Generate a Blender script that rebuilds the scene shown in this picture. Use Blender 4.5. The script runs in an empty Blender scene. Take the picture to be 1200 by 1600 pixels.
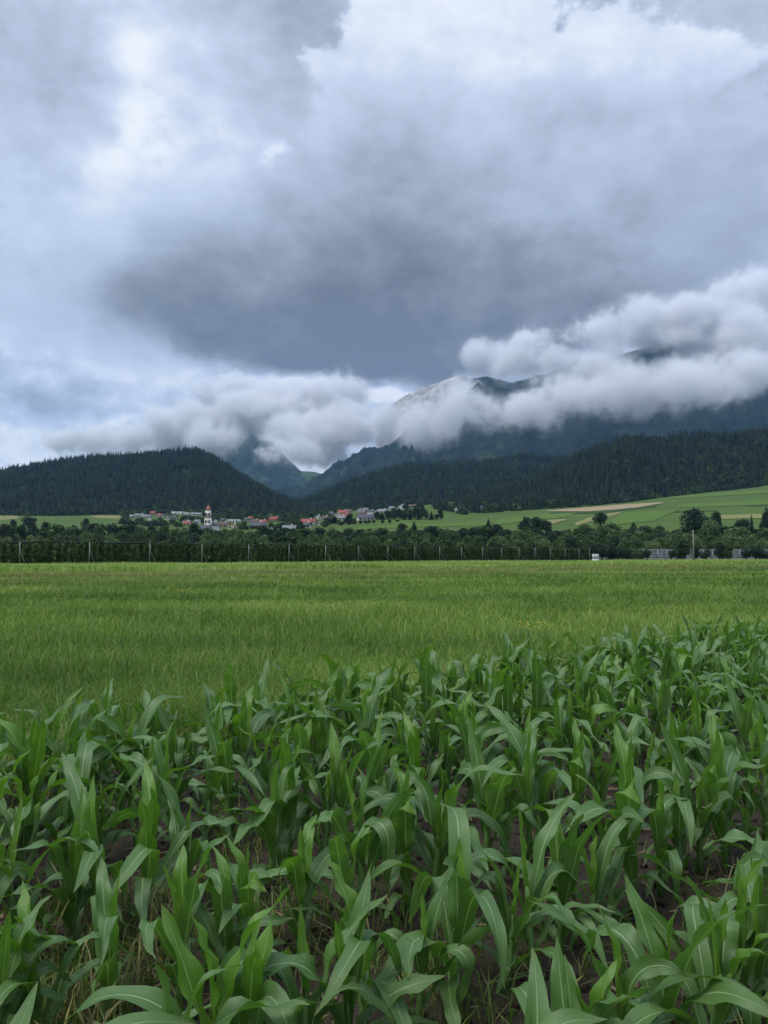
import bpy, math, random
import numpy as np
from mathutils import Vector, Matrix
random.seed(7)
RNG = np.random.default_rng(7)
rad = math.radians
scene = bpy.context.scene
COL = scene.collection

# ------------------------------------------------------------------ node helpers
class NT:
    """small wrapper that writes node maths as function calls"""
    def __init__(s, nt): s.nt = nt; s.nt.nodes.clear()
    def node(s, kind, **kw):
        n = s.nt.nodes.new(kind)
        for k, v in kw.items(): setattr(n, k, v)
        return n
    def put(s, inp, v):
        if isinstance(v, bpy.types.NodeSocket): s.nt.links.new(v, inp)
        elif v is not None:
            if inp.type == 'RGBA' and len(v) == 3: v = (*v, 1)
            inp.default_value = v
    def m(s, op, a, b=None, c=None, clamp=False):
        n = s.node('ShaderNodeMath', operation=op, use_clamp=clamp)
        for i, v in enumerate((a, b, c)):
            if v is not None: s.put(n.inputs[i], v)
        return n.outputs[0]
    def add(s, a, b): return s.m('ADD', a, b)
    def sub(s, a, b): return s.m('SUBTRACT', a, b)
    def mul(s, a, b): return s.m('MULTIPLY', a, b)
    def mad(s, a, b, c): return s.m('MULTIPLY_ADD', a, b, c)
    def vm(s, op, a, b=None, scale=None):
        n = s.node('ShaderNodeVectorMath', operation=op)
        s.put(n.inputs[0], a)
        if b is not None: s.put(n.inputs[1], b)
        if scale is not None: s.put(n.inputs[3], scale)
        return n.outputs[1] if op in ('LENGTH', 'DOT_PRODUCT', 'DISTANCE') else n.outputs[0]
    def noise(s, vec, scale, detail=4, rough=0.55, dist=0.0, color=False, lac=2.0):
        n = s.node('ShaderNodeTexNoise')
        if vec is not None: s.put(n.inputs['Vector'], vec)
        s.put(n.inputs['Scale'], scale); s.put(n.inputs['Detail'], detail)
        s.put(n.inputs['Roughness'], rough); s.put(n.inputs['Distortion'], dist); s.put(n.inputs['Lacunarity'], lac)
        return n.outputs['Color' if color else 'Fac']
    def sstep(s, v, a, b, lo=0.0, hi=1.0):
        n = s.node('ShaderNodeMapRange', interpolation_type='SMOOTHSTEP')
        s.put(n.inputs[0], v); s.put(n.inputs[1], a); s.put(n.inputs[2], b); s.put(n.inputs[3], lo); s.put(n.inputs[4], hi)
        return n.outputs[0]
    def lin(s, v, a, b, lo=0.0, hi=1.0):
        n = s.node('ShaderNodeMapRange')
        s.put(n.inputs[0], v); s.put(n.inputs[1], a); s.put(n.inputs[2], b); s.put(n.inputs[3], lo); s.put(n.inputs[4], hi)
        return n.outputs[0]
    def mix(s, f, a, b):
        n = s.node('ShaderNodeMix', data_type='RGBA')
        s.put(n.inputs[0], f); s.put(n.inputs[6], a); s.put(n.inputs[7], b)
        return n.outputs[2]
    def mixf(s, f, a, b):
        n = s.node('ShaderNodeMix', data_type='FLOAT')
        s.put(n.inputs[0], f); s.put(n.inputs[2], a); s.put(n.inputs[3], b)
        return n.outputs[0]
    def ramp(s, f, stops):
        n = s.node('ShaderNodeValToRGB')
        e = n.color_ramp.elements
        while len(e) < len(stops): e.new(0.5)
        for el, (p, c) in zip(e, stops): el.position = p; el.color = (*c, 1)
        s.put(n.inputs[0], f)
        return n.outputs[0]
    def sep(s, v):
        n = s.node('ShaderNodeSeparateXYZ'); s.put(n.inputs[0], v); return n.outputs
    def comb(s, x, y, z):
        n = s.node('ShaderNodeCombineXYZ')
        for i, v in enumerate((x, y, z)): s.put(n.inputs[i], v)
        return n.outputs[0]

# ------------------------------------------------------------------ camera
CAM_H, F, HORIZON = 1.70, 1240.0, 869.0          # focal length and horizon row in pixels of the 1200 x 1600 photograph
PITCH = math.atan((HORIZON - 800) / F)
cd = bpy.data.cameras.new('camera'); cam = bpy.data.objects.new('camera', cd); COL.objects.link(cam)
cd.sensor_fit = 'HORIZONTAL'; cd.sensor_width = 36.0; cd.lens = 36.0 * F / 1200
cd.clip_start = 0.05; cd.clip_end = 60000
cam.location = (0, 0, CAM_H); cam.rotation_euler = (math.pi / 2 + PITCH, 0, 0)
scene.camera = cam
scene.render.resolution_x, scene.render.resolution_y = 768, 1024

def ray(px, py):
    a, b = px - 600.0, 800.0 - py
    return np.array([a, F * math.cos(PITCH) - b * math.sin(PITCH), F * math.sin(PITCH) + b * math.cos(PITCH)])
def at(px, py, Y):
    d = ray(px, py); k = Y / d[1]
    return np.array([d[0] * k, Y, CAM_H + d[2] * k])
def row_z(py, Y, px=600): return float(at(px, py, Y)[2])

# ------------------------------------------------------------------ world: overcast sky with cloud banks
w = bpy.data.worlds.new('World'); scene.world = w; w.use_nodes = True
g = NT(w.node_tree)
SUN_EL, SUN_AZ = 62.0, -125.0
def ang(px, py):
    d = ray(px, py); d = d / np.linalg.norm(d)
    return math.atan2(d[0], d[1]), math.asin(d[2])
tc = g.node('ShaderNodeTexCoord')
D = g.vm('NORMALIZE', tc.outputs['Generated'])
dx, dy, dz = g.sep(D)
AZ = g.m('ARCTAN2', dx, dy); EL = g.m('ARCSINE', dz)
Ds = g.vm('MULTIPLY', D, (1.0, 1.0, 1.45))
wn = g.vm('SUBTRACT', g.noise(Ds, 4.0, 5, 0.58, color=True), (0.5, 0.5, 0.5))
wx, wy, wz = g.sep(wn)
U = g.mad(wx, 0.34, AZ); V = g.mad(wy, 0.26, EL)
U2 = g.mad(wx, 0.14, AZ); V2 = g.mad(wy, 0.12, EL)
def blob(px, py, rx, ry, amp, u=U, v=V, tilt=0.0):
    a, e = ang(px, py)
    du = g.mul(g.sub(u, a), F / rx); dv = g.mul(g.sub(v, e), F / ry)
    if tilt:
        c, s_ = math.cos(tilt), math.sin(tilt)
        du0 = g.mul(g.sub(u, a), F); dv0 = g.mul(g.sub(v, e), F)
        du = g.mul(g.add(g.mul(du0, c), g.mul(dv0, s_)), 1 / rx)
        dv = g.mul(g.sub(g.mul(dv0, c), g.mul(du0, s_)), 1 / ry)
    q = g.mad(du, du, g.mul(dv, dv))
    return g.mul(g.m('EXPONENT', g.mul(q, -1.0)), amp)
def total(lst):
    t = lst[0]
    for k in lst[1:]: t = g.add(t, k)
    return t
n1 = g.noise(Ds, 6.0, 8, 0.56)
n2 = g.noise(g.vm('ADD', Ds, (3.1, 1.7, 0.4)), 13.0, 7, 0.58)
n3 = g.noise(g.vm('ADD', Ds, (1.3, 7.7, 2.4)), 2.2, 4, 0.5)
n4 = g.noise(g.vm('ADD', Ds, (5.3, 0.7, 4.4)), 34.0, 6, 0.6)
el_px = lambda py: math.atan((HORIZON - py) / F)
# thin high cloud behind
high = total([g.mul(g.sub(n4, 0.5), 0.30), g.mul(g.sub(n2, 0.5), 0.30), g.mad(g.sub(n1, 0.5), 0.70, 0.60), g.mul(g.sub(n3, 0.5), 0.5),
              blob(205, 140, 75, 100, 0.34), blob(375, 170, 55, 60, 0.26), blob(450, 186, 22, 18, 0.30),
              blob(60, 330, 170, 130, 0.10), blob(290, 300, 130, 90, 0.10),
              blob(520, 50, 130, 70, -0.16), blob(885, 45, 60, 55, -0.26, U2, V2), blob(20, 20, 160, 90, -0.08)])
# the low bank under the dark cloud, whiter and rougher
low = total([g.mul(g.sub(n4, 0.5), 0.55), g.mad(g.sub(n2, 0.5), 1.2, 0.70), g.mul(g.sub(n1, 0.5), 0.6),
             blob(480, 590, 60, 22, 0.45), blob(640, 592, 50, 18, 0.6), blob(215, 612, 40, 16, 0.4),
             blob(40, 690, 140, 70, 0.28), blob(130, 620, 150, 40, -0.25), blob(1120, 470, 160, 70, 0.22),
             blob(430, 700, 150, 60, 0.22), blob(1000, 520, 200, 40, 0.15)])
lowmask = g.sstep(g.mad(g.sub(n2, 0.5), 0.10, EL), el_px(500), el_px(590))
back = g.mixf(lowmask, high, low)
# the large cumulus: light towards its top, dark along its base
S = total([blob(640, 300, 300, 270, 0.9, U2, V2), blob(400, 430, 340, 130, 0.50, U2, V2), blob(960, 260, 330, 300, 0.75, U2, V2),
           blob(720, 60, 150, 90, 0.42, U2, V2), blob(560, 500, 380, 75, 0.55, U2, V2),
           blob(870, 60, 40, 60, -0.30, U2, V2), blob(460, 150, 70, 90, -0.2, U2, V2),
           blob(1150, 520, 260, 60, -0.5, U2, V2), blob(500, 622, 420, 36, -0.5, U2, V2),
           g.mul(g.sub(n2, 0.5), 0.75), g.mul(g.sub(n4, 0.5), 0.30), g.mul(g.sub(n1, 0.5), 0.35)])
Mw = g.sstep(EL, el_px(330), el_px(130), 0.36, 0.06)
M = g.sstep(S, g.sub(0.55, Mw), g.add(0.55, Mw))
belly = g.lin(g.mad(g.sub(n1, 0.5), 0.14, V2), el_px(560), el_px(30), -0.03, 0.86)
body = total([belly, g.mul(g.sub(n1, 0.5), 0.40), g.mul(g.sub(n2, 0.5), 0.30), g.mul(g.sub(n4, 0.5), 0.20),
              blob(1090, 400, 190, 220, 0.16), blob(1050, 230, 130, 60, -0.10), blob(520, 470, 330, 100, -0.12), blob(850, 390, 160, 45, -0.08),
              blob(650, 200, 200, 110, -0.04)])
B = g.mixf(M, back, body)
skyc = g.ramp(B, [(0.0, (0.145, 0.149, 0.160)), (0.22, (0.262, 0.277, 0.308)), (0.48, (0.43, 0.485, 0.59)), (0.74, (0.62, 0.70, 0.85)), (0.96, (0.92, 0.95, 0.985))])
# overcast sky: gets brighter towards the zenith
skyc = g.vm('SCALE', skyc, scale=g.lin(EL, 0.62, 1.35, 1.0, 2.6))
ns = g.node('ShaderNodeTexSky', sky_type='NISHITA', sun_disc=False, sun_elevation=rad(SUN_EL), sun_rotation=rad(SUN_AZ))
b1 = g.node('ShaderNodeBackground'); g.put(b1.inputs[0], ns.outputs[0]); b1.inputs[1].default_value = 0.08
b2 = g.node('ShaderNodeBackground'); g.put(b2.inputs[0], skyc); b2.inputs[1].default_value = 0.76
mx = g.node('ShaderNodeMixShader'); mx.inputs[0].default_value = 0.94
g.nt.links.new(b1.outputs[0], mx.inputs[1]); g.nt.links.new(b2.outputs[0], mx.inputs[2])
wo = g.node('ShaderNodeOutputWorld'); g.nt.links.new(mx.outputs[0], wo.inputs[0])
try: w.cycles.sampling_method = 'MANUAL'; w.cycles.sample_map_resolution = 512
except Exception: pass

# ------------------------------------------------------------------ sun (veiled) and exposure
sl = bpy.data.lights.new('sun', 'SUN'); so = bpy.data.objects.new('sun', sl); COL.objects.link(so)
sl.energy = 1.5; sl.angle = rad(25); sl.color = (1.0, 0.965, 0.91)
sd = Vector((math.sin(rad(SUN_AZ)) * math.cos(rad(SUN_EL)), math.cos(rad(SUN_AZ)) * math.cos(rad(SUN_EL)), math.sin(rad(SUN_EL))))
so.rotation_euler = sd.to_track_quat('Z', 'Y').to_euler(); so.location = (-40, 20, 60)
scene.view_settings.view_transform = 'Standard'; scene.view_settings.look = 'None'
scene.view_settings.exposure = 0.5; scene.view_settings.gamma = 1.0
scene.view_settings.use_curve_mapping = False
cy = scene.cycles
cy.use_denoising = True; cy.max_bounces = 8; cy.diffuse_bounces = 2; cy.glossy_bounces = 2; cy.transmission_bounces = 3
cy.volume_bounces = 5; cy.volume_step_rate = 1.0; cy.transparent_max_bounces = 6; cy.use_adaptive_sampling = True; cy.adaptive_threshold = 0.02
cy.sample_clamp_indirect = 6.0

# ------------------------------------------------------------------ materials
def material(name):
    m = bpy.data.materials.new(name); m.use_nodes = True
    return m, NT(m.node_tree)
def finish(g, sh, disp=None):
    o = g.node('ShaderNodeOutputMaterial'); g.nt.links.new(sh, o.inputs[0])
    if disp is not None: g.nt.links.new(disp, o.inputs[2])
def bsdf(g, col, rough=0.7, spec=0.3, normal=None):
    p = g.node('ShaderNodeBsdfPrincipled')
    g.put(p.inputs['Base Color'], col); g.put(p.inputs['Roughness'], rough); g.put(p.inputs['Specular IOR Level'], spec)
    if normal is not None: g.put(p.inputs['Normal'], normal)
    return p.outputs[0]
def bump(g, h, dist=0.02, strength=0.6):
    b = g.node('ShaderNodeBump'); g.put(b.inputs['Height'], h); b.inputs['Distance'].default_value = dist; b.inputs['Strength'].default_value = strength
    return b.outputs[0]
def position(g): return g.node('ShaderNodeNewGeometry').outputs['Position']
def attr(g, n): return g.node('ShaderNodeAttribute', attribute_name=n).outputs['Fac']
def orand(g): return g.node('ShaderNodeObjectInfo').outputs['Random']

def plain(name, col, rough=0.7, spec=0.3, var=0.25, scale=4.0, space='obj'):
    m, g = material(name)
    v = g.node('ShaderNodeTexCoord').outputs['Object']
    n = g.noise(v, scale, 5, 0.6)
    c = tuple(x * (1 - var) for x in col); d = tuple(min(1, x * (1 + var)) for x in col)
    finish(g, bsdf(g, g.mix(n, c, d), rough, spec)); return m

def foliage(name, dark, light, trans=0.25, rough=0.6, spec=0.25, objvar=0.35, noise_scale=0.6):
    m, g = material(name)
    t = attr(g, 'tint'); r = orand(g)
    n = g.noise(g.node('ShaderNodeTexCoord').outputs['Object'], noise_scale, 3, 0.5)
    f = g.add(g.mul(t, 0.6), g.add(g.mul(g.sub(r, 0.5), objvar), g.mul(n, 0.4)))
    c = g.mix(g.m('ADD', f, 0.0, clamp=True), dark, light)
    p = bsdf(g, c, rough, spec)
    tr = g.node('ShaderNodeBsdfTranslucent'); g.put(tr.inputs[0], g.vm('MULTIPLY', c, (1.1, 1.25, 0.6)))
    mx = g.node('ShaderNodeMixShader'); mx.inputs[0].default_value = trans
    g.nt.links.new(p, mx.inputs[1]); g.nt.links.new(tr.outputs[0], mx.inputs[2])
    finish(g, mx.outputs[0]); return m

# corn leaf: pale midrib and fine veins across the blade
def corn_leaf_material(name, dark, light, rib):
    m, g = material(name)
    uv = g.sep(g.node('ShaderNodeUVMap', uv_map='uv').outputs[0])
    a = g.m('ABSOLUTE', g.sub(uv[0], 0.5))
    midrib = g.sstep(a, 0.012, 0.038, 1.0, 0.0)
    midrib = g.mul(midrib, g.lin(uv[1], 0.55, 1.0, 0.85, 0.15))
    veins = g.m('SINE', g.mul(uv[0], 150.0))
    pos = g.node('ShaderNodeTexCoord').outputs['Object']
    n = g.noise(pos, 7.0, 4, 0.6); fine = g.noise(g.comb(g.mul(uv[0], 34.0), g.mul(uv[1], 3.0), orand(g)), 1.0, 3, 0.6)
    f = total_([g.mul(n, 0.55), g.mul(fine, 0.35), g.mul(orand(g), 0.35), g.mul(veins, 0.035), -0.12], g)
    tip = g.sstep(uv[1], 0.90, 1.0)
    c = g.mix(g.m('ADD', f, 0.0, clamp=True), dark, light)
    c = g.mix(g.mul(tip, g.mul(fine, 0.8)), c, (0.20, 0.19, 0.06))
    speck = g.sstep(g.noise(pos, 90.0, 2, 0.5), 0.74, 0.80)
    c = g.mix(g.mul(speck, 0.35), c, (0.16, 0.15, 0.07))
    c = g.mix(midrib, c, rib)
    h = g.add(g.mul(veins, 0.12), g.mul(g.sstep(a, 0.0, 0.06), 0.8))
    nb = bump(g, h, 0.0025, 0.5)
    p = bsdf(g, c, g.mad(n, 0.14, 0.36), 0.55, nb)
    tr = g.node('ShaderNodeBsdfTranslucent'); g.put(tr.inputs[0], g.vm('MULTIPLY', c, (1.25, 1.55, 0.45)))
    mx = g.node('ShaderNodeMixShader'); mx.inputs[0].default_value = 0.30
    g.nt.links.new(p, mx.inputs[1]); g.nt.links.new(tr.outputs[0], mx.inputs[2])
    finish(g, mx.outputs[0]); return m
def total_(lst, g):
    t = lst[0]
    for k in lst[1:]: t = g.add(t, k)
    return t

M_LEAF = corn_leaf_material('corn_leaf', (0.060, 0.132, 0.030), (0.125, 0.235, 0.062), (0.34, 0.45, 0.24))
M_WHORL = corn_leaf_material('corn_young_leaf', (0.080, 0.180, 0.018), (0.140, 0.270, 0.038), (0.34, 0.46, 0.18))
M_STALK = plain('corn_stalk', (0.10, 0.19, 0.05), 0.55, 0.35, 0.35, 14)

def grass_material():
    m, g = material('meadow_grass')
    t = attr(g, 'tint'); dry = attr(g, 'dry'); p = position(g)
    flat = g.vm('MULTIPLY', p, (1, 1, 0))
    patch = g.noise(flat, 0.16, 4, 0.6); patch2 = g.noise(g.vm('MULTIPLY', flat, (0.035, 0.075, 0)), 1.0, 4, 0.55)
    f = total_([g.mul(t, 0.62), g.mul(g.sub(patch, 0.5), 1.1), g.mul(g.sub(patch2, 0.5), 1.9), 0.12], g)
    c = g.ramp(f, [(0.0, (0.052, 0.110, 0.018)), (0.4, (0.142, 0.240, 0.040)), (0.75, (0.265, 0.365, 0.082)), (1.0, (0.36, 0.43, 0.15))])
    c = g.mix(dry, c, (0.30, 0.255, 0.115))
    pb = bsdf(g, c, 0.55, 0.3)
    tr = g.node('ShaderNodeBsdfTranslucent'); g.put(tr.inputs[0], g.vm('MULTIPLY', c, (1.2, 1.35, 0.6)))
    mx = g.node('ShaderNodeMixShader'); mx.inputs[0].default_value = 0.3
    g.nt.links.new(pb, mx.inputs[1]); g.nt.links.new(tr.outputs[0], mx.inputs[2])
    finish(g, mx.outputs[0]); return m
M_GRASS = grass_material()

def ground_material():
    m, g = material('ground')
    p = position(g); flat = g.vm('MULTIPLY', p, (1, 1, 0))
    n = g.noise(flat, 0.5, 6, 0.65); n2 = g.noise(flat, 0.012, 4, 0.55)
    st = g.noise(g.vm('MULTIPLY', flat, (0.004, 0.03, 0)), 1.0, 3, 0.5)
    f = total_([g.mul(n, 0.40), g.mul(n2, 0.45), g.mul(st, 0.5), -0.22], g)
    c = g.ramp(f, [(0.1, (0.036, 0.070, 0.009)), (0.5, (0.062, 0.108, 0.015)), (0.9, (0.100, 0.146, 0.026))])
    finish(g, bsdf(g, c, 0.85, 0.15, bump(g, n, 0.3, 0.5))); return m
M_GROUND = ground_material()
def crop_material(name, c1, c2):
    m, g = material(name)
    p = position(g); n = g.noise(g.vm('MULTIPLY', p, (0.02, 0.25, 0.0)), 1.0, 5, 0.6)
    finish(g, bsdf(g, g.mix(n, c1, c2), 0.9, 0.1)); return m
M_PLOUGH = crop_material('stubble_field', (0.25, 0.19, 0.11), (0.34, 0.26, 0.155))
M_STRAW = crop_material('dry_grass_field', (0.15, 0.155, 0.055), (0.23, 0.215, 0.085))
M_MOWN = crop_material('mown_meadow', (0.064, 0.122, 0.020), (0.090, 0.152, 0.028))
M_DARKCROP = crop_material('tall_crop', (0.022, 0.055, 0.014), (0.034, 0.076, 0.020))

def soil_material():
    m, g = material('soil')
    p = position(g)
    n = g.noise(p, 9.0, 8, 0.68); n2 = g.noise(p, 60.0, 4, 0.6); n3 = g.noise(p, 1.6, 3, 0.5)
    f = total_([g.mul(n, 0.5), g.mul(n2, 0.35), g.mul(n3, 0.3), -0.10], g)
    c = g.ramp(f, [(0.2, (0.016, 0.012, 0.009)), (0.5, (0.038, 0.028, 0.019)), (0.8, (0.090, 0.070, 0.049))])
    finish(g, bsdf(g, c, 0.8, 0.25, bump(g, g.add(g.mul(n, 0.8), g.mul(n2, 0.3)), 0.04, 0.9))); return m
M_SOIL = soil_material()
M_CLOD = M_SOIL
M_STRAWBIT = plain('straw', (0.24, 0.19, 0.11), 0.8, 0.2, 0.4, 20)
M_WEED = foliage('weed', (0.045, 0.085, 0.018), (0.16, 0.20, 0.06), 0.3, noise_scale=3)
M_DRYHEAD = plain('dry_seed_head', (0.33, 0.30, 0.12), 0.8, 0.2, 0.35, 30)

M_BARK = plain('bark', (0.09, 0.07, 0.05), 0.9, 0.1, 0.4, 3)
M_BROAD = foliage('broadleaf_green', (0.022, 0.050, 0.012), (0.080, 0.130, 0.036), 0.2)
M_BROAD_L = foliage('broadleaf_pale', (0.045, 0.085, 0.022), (0.125, 0.185, 0.058), 0.22)
M_BROAD_D = foliage('broadleaf_dark', (0.012, 0.028, 0.010), (0.030, 0.058, 0.020), 0.15)
M_YELLOWGREEN = foliage('broadleaf_yellow', (0.075, 0.115, 0.020), (0.170, 0.210, 0.055), 0.22)
M_CONIFER = foliage('conifer_needles', (0.008, 0.020, 0.012), (0.046, 0.078, 0.034), 0.05, 0.7, 0.2, 0.75)
M_APPLE = foliage('orchard_leaves', (0.012, 0.030, 0.010), (0.100, 0.150, 0.042), 0.25, noise_scale=1.6)

# ------------------------------------------------------------------ mesh helpers
def mesh_from(name, V, faces, mat=None, smooth=False, tint=None, uv=None, attrs=None):
    """V (n,3); faces: list of int arrays (k, m) with m corners each"""
    me = bpy.data.meshes.new(name)
    V = np.asarray(V, np.float32); me.vertices.add(len(V)); me.vertices.foreach_set('co', V.ravel())
    faces = [np.asarray(f, np.int32) for f in faces if len(f)]
    li = np.concatenate([f.ravel() for f in faces]); tot = np.concatenate([np.full(len(f), f.shape[1], np.int32) for f in faces])
    st = np.concatenate([[0], np.cumsum(tot)[:-1]]).astype(np.int32)
    me.loops.add(len(li)); me.loops.foreach_set('vertex_index', li)
    me.polygons.add(len(tot)); me.polygons.foreach_set('loop_start', st); me.polygons.foreach_set('loop_total', tot)
    if smooth: me.polygons.foreach_set('use_smooth', np.ones(len(tot), bool))
    if uv is not None:
        l = me.uv_layers.new(name='uv'); l.data.foreach_set('uv', np.asarray(uv, np.float32)[li].ravel())
    at_ = dict(attrs or {})
    if tint is not None: at_['tint'] = tint
    for k, a in at_.items():
        x = me.attributes.new(k, 'FLOAT', 'POINT'); x.data.foreach_set('value', np.asarray(a, np.float32))
    if mat: me.materials.append(mat)
    me.update(); me.validate()
    return me
def link(name, me, parent=None, loc=None, label=None, cat=None, group=None, kind=None):
    o = bpy.data.objects.new(name, me); COL.objects.link(o)
    if parent is not None: o.parent = parent
    if loc is not None: o.location = [float(c) for c in loc]
    return tag(o, label, cat, group, kind)
def tag(o, label=None, cat=None, group=None, kind=None):
    if label: o['label'] = label
    if cat: o['category'] = cat
    if group: o['group'] = group
    if kind: o['kind'] = kind
    return o
class MB:
    """collects boxes, prisms and tubes into one mesh"""
    def __init__(s): s.v = []; s.q = []; s.t = []; s.n = 0
    def raw(s, V, quads=(), tris=()):
        s.v.append(np.asarray(V, float)); s.q += [[i + s.n for i in f] for f in quads]; s.t += [[i + s.n for i in f] for f in tris]; s.n += len(V)
    def box(s, x0, x1, y0, y1, z0, z1):
        s.raw([(x0,y0,z0),(x1,y0,z0),(x1,y1,z0),(x0,y1,z0),(x0,y0,z1),(x1,y0,z1),(x1,y1,z1),(x0,y1,z1)],
              [(0,3,2,1),(4,5,6,7),(0,1,5,4),(1,2,6,5),(2,3,7,6),(3,0,4,7)])
    def tube(s, pts, rads, k=8, cap=True):
        pts = [np.asarray(p, float) for p in pts]; n = len(pts); V = []
        for i, p in enumerate(pts):
            t = pts[min(i+1, n-1)] - pts[max(i-1, 0)]; t /= np.linalg.norm(t) + 1e-9
            a = np.cross(t, (0.31, 0.9, 0.11)); a /= np.linalg.norm(a) + 1e-9; b = np.cross(t, a)
            for j in range(k):
                th = 2 * math.pi * j / k; V.append(p + rads[i] * (a * math.cos(th) + b * math.sin(th)))
        Q = [(i*k+j, i*k+(j+1) % k, (i+1)*k+(j+1) % k, (i+1)*k+j) for i in range(n-1) for j in range(k)]
        T = []
        if cap:
            V.append(pts[0]); V.append(pts[-1])
            T = [(n*k, (j+1) % k, j) for j in range(k)] + [(n*k+1, (n-1)*k+j, (n-1)*k+(j+1) % k) for j in range(k)]
        s.raw(V, Q, T)
    def lathe(s, prof, k=12, cx=0, cy=0):
        V = [(cx + r*math.cos(2*math.pi*j/k), cy + r*math.sin(2*math.pi*j/k), z) for r, z in prof for j in range(k)]
        n = len(prof)
        s.raw(V, [(i*k+j, i*k+(j+1) % k, (i+1)*k+(j+1) % k, (i+1)*k+j) for i in range(n-1) for j in range(k)])
    def mesh(s, name, mat, smooth=False):
        V = np.concatenate(s.v); fs = []
        if s.q: fs.append(np.array(s.q))
        if s.t: fs.append(np.array(s.t))
        return mesh_from(name, V, fs, mat, smooth)
def empty(name, loc, rz=0.0):
    o = bpy.data.objects.new(name, None); COL.objects.link(o); o.location = [float(c) for c in loc]; o.rotation_euler = (0, 0, rz); o.empty_display_size = 0.2
    return o
def hash2(ix, iy, seed):
    h = (ix.astype(np.int64) * 374761393 + iy.astype(np.int64) * 668265263 + seed * 982451653) & 0x7fffffff
    h = ((h ^ (h >> 13)) * 1274126177) & 0x7fffffff
    return ((h ^ (h >> 16)) & 0xffff) / 65535.0
def vnoise(x, y, seed=0):
    x = np.asarray(x, float); y = np.asarray(y, float)
    ix = np.floor(x); iy = np.floor(y); fx = x - ix; fy = y - iy
    fx = fx*fx*(3-2*fx); fy = fy*fy*(3-2*fy)
    a = hash2(ix, iy, seed); b = hash2(ix+1, iy, seed); c = hash2(ix, iy+1, seed); d = hash2(ix+1, iy+1, seed)
    return (a*(1-fx)+b*fx)*(1-fy) + (c*(1-fx)+d*fx)*fy
def fbm(x, y, oct=5, seed=0, gain=0.5, ridged=False):
    t = 0; a = 1; s = 0
    for i in range(oct):
        n = vnoise(x, y, seed + i*17)
        if ridged: n = 1 - np.abs(2*n-1)
        t = t + a*n; s += a; a *= gain; x = np.asarray(x)*2.03+11.3; y = np.asarray(y)*2.03+5.7
    return t / s

# ------------------------------------------------------------------ terrain: heights in metres over column and distance
TC = np.array([-400, 0, 200, 400, 600, 700, 800, 1000, 1200, 1600], float)
TY = np.array([0, 345, 400, 450, 500, 700, 1000, 1300, 1800, 4000, 14000], float)
TH = np.array([
 [0,0,0,5,13,26,46,72,80,100,150], [0,0,0,5,13,26,46,71,80,100,150], [0,0,0,5,13,24,43,69,80,100,150], [0,0,0,5,12,22,41,70,80,100,150],
 [0,0,0,6,14,27,54,78,85,100,150], [0,0,0,6,14,29,62,92,95,110,150], [0,0,0,6,14,32,61,95,100,110,150], [0,0,0,8,19,39,70,100,105,120,150],
 [0,0,0,8,19,47,90,120,125,130,150], [0,0,0,8,19,47,90,120,125,130,150]], float)
def H(x, y):
    x = np.asarray(x, float); y = np.asarray(y, float)
    c = 600 + F * x / np.maximum(y, 150); c = np.clip(c, -400, 1600); yy = np.clip(y, 0, 14000)
    i = np.clip(np.searchsorted(TC, c) - 1, 0, len(TC)-2); j = np.clip(np.searchsorted(TY, yy) - 1, 0, len(TY)-2)
    fi = (c - TC[i]) / (TC[i+1]-TC[i]); fj = (yy - TY[j]) / (TY[j+1]-TY[j])
    h = (TH[i, j]*(1-fi)+TH[i+1, j]*fi)*(1-fj) + (TH[i, j+1]*(1-fi)+TH[i+1, j+1]*fi)*fj
    k = np.clip((yy-430)/250, 0, 1)
    return h + k * 7.0 * (fbm(x/130, yy/170, 3, 3) - 0.5)
def ground_hit(px, py, y0=420, y1=1900):
    ys = np.arange(y0, y1, 2.0); d = ray(px, py)
    xs = d[0]/d[1]*ys; zs = CAM_H + d[2]/d[1]*ys
    k = np.nonzero(H(xs, ys) >= zs)[0]
    y = ys[k[0]] if len(k) else y1
    return np.array([d[0]/d[1]*y, y, float(H(d[0]/d[1]*y, y))])

# flat sheet from behind the camera to beyond the mountains
ys = np.concatenate([np.array([-80, -40, -15, -5, 0, 5, 10, 20, 40, 80, 140, 200, 260, 300, 345]), np.arange(360, 1400, 9), np.arange(1400, 2600, 60), np.array([2700, 3000, 3500, 4000, 5000, 7000, 9000, 12000])]).astype(float)
ks = np.linspace(-1, 1, 221)
X = ks[None, :] * (150 + 0.95 * np.maximum(ys, 0))[:, None]; Yg = np.repeat(ys[:, None], len(ks), 1)
Z = H(X, Yg)
def grid_faces(nr, nc):
    a = np.arange(nr*nc).reshape(nr, nc)
    return np.stack([a[:-1, :-1], a[:-1, 1:], a[1:, 1:], a[1:, :-1]], -1).reshape(-1, 4)
link('ground', mesh_from('ground', np.stack([X, Yg, Z], -1).reshape(-1, 3), [grid_faces(*X.shape)], M_GROUND, True), kind='structure')

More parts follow.
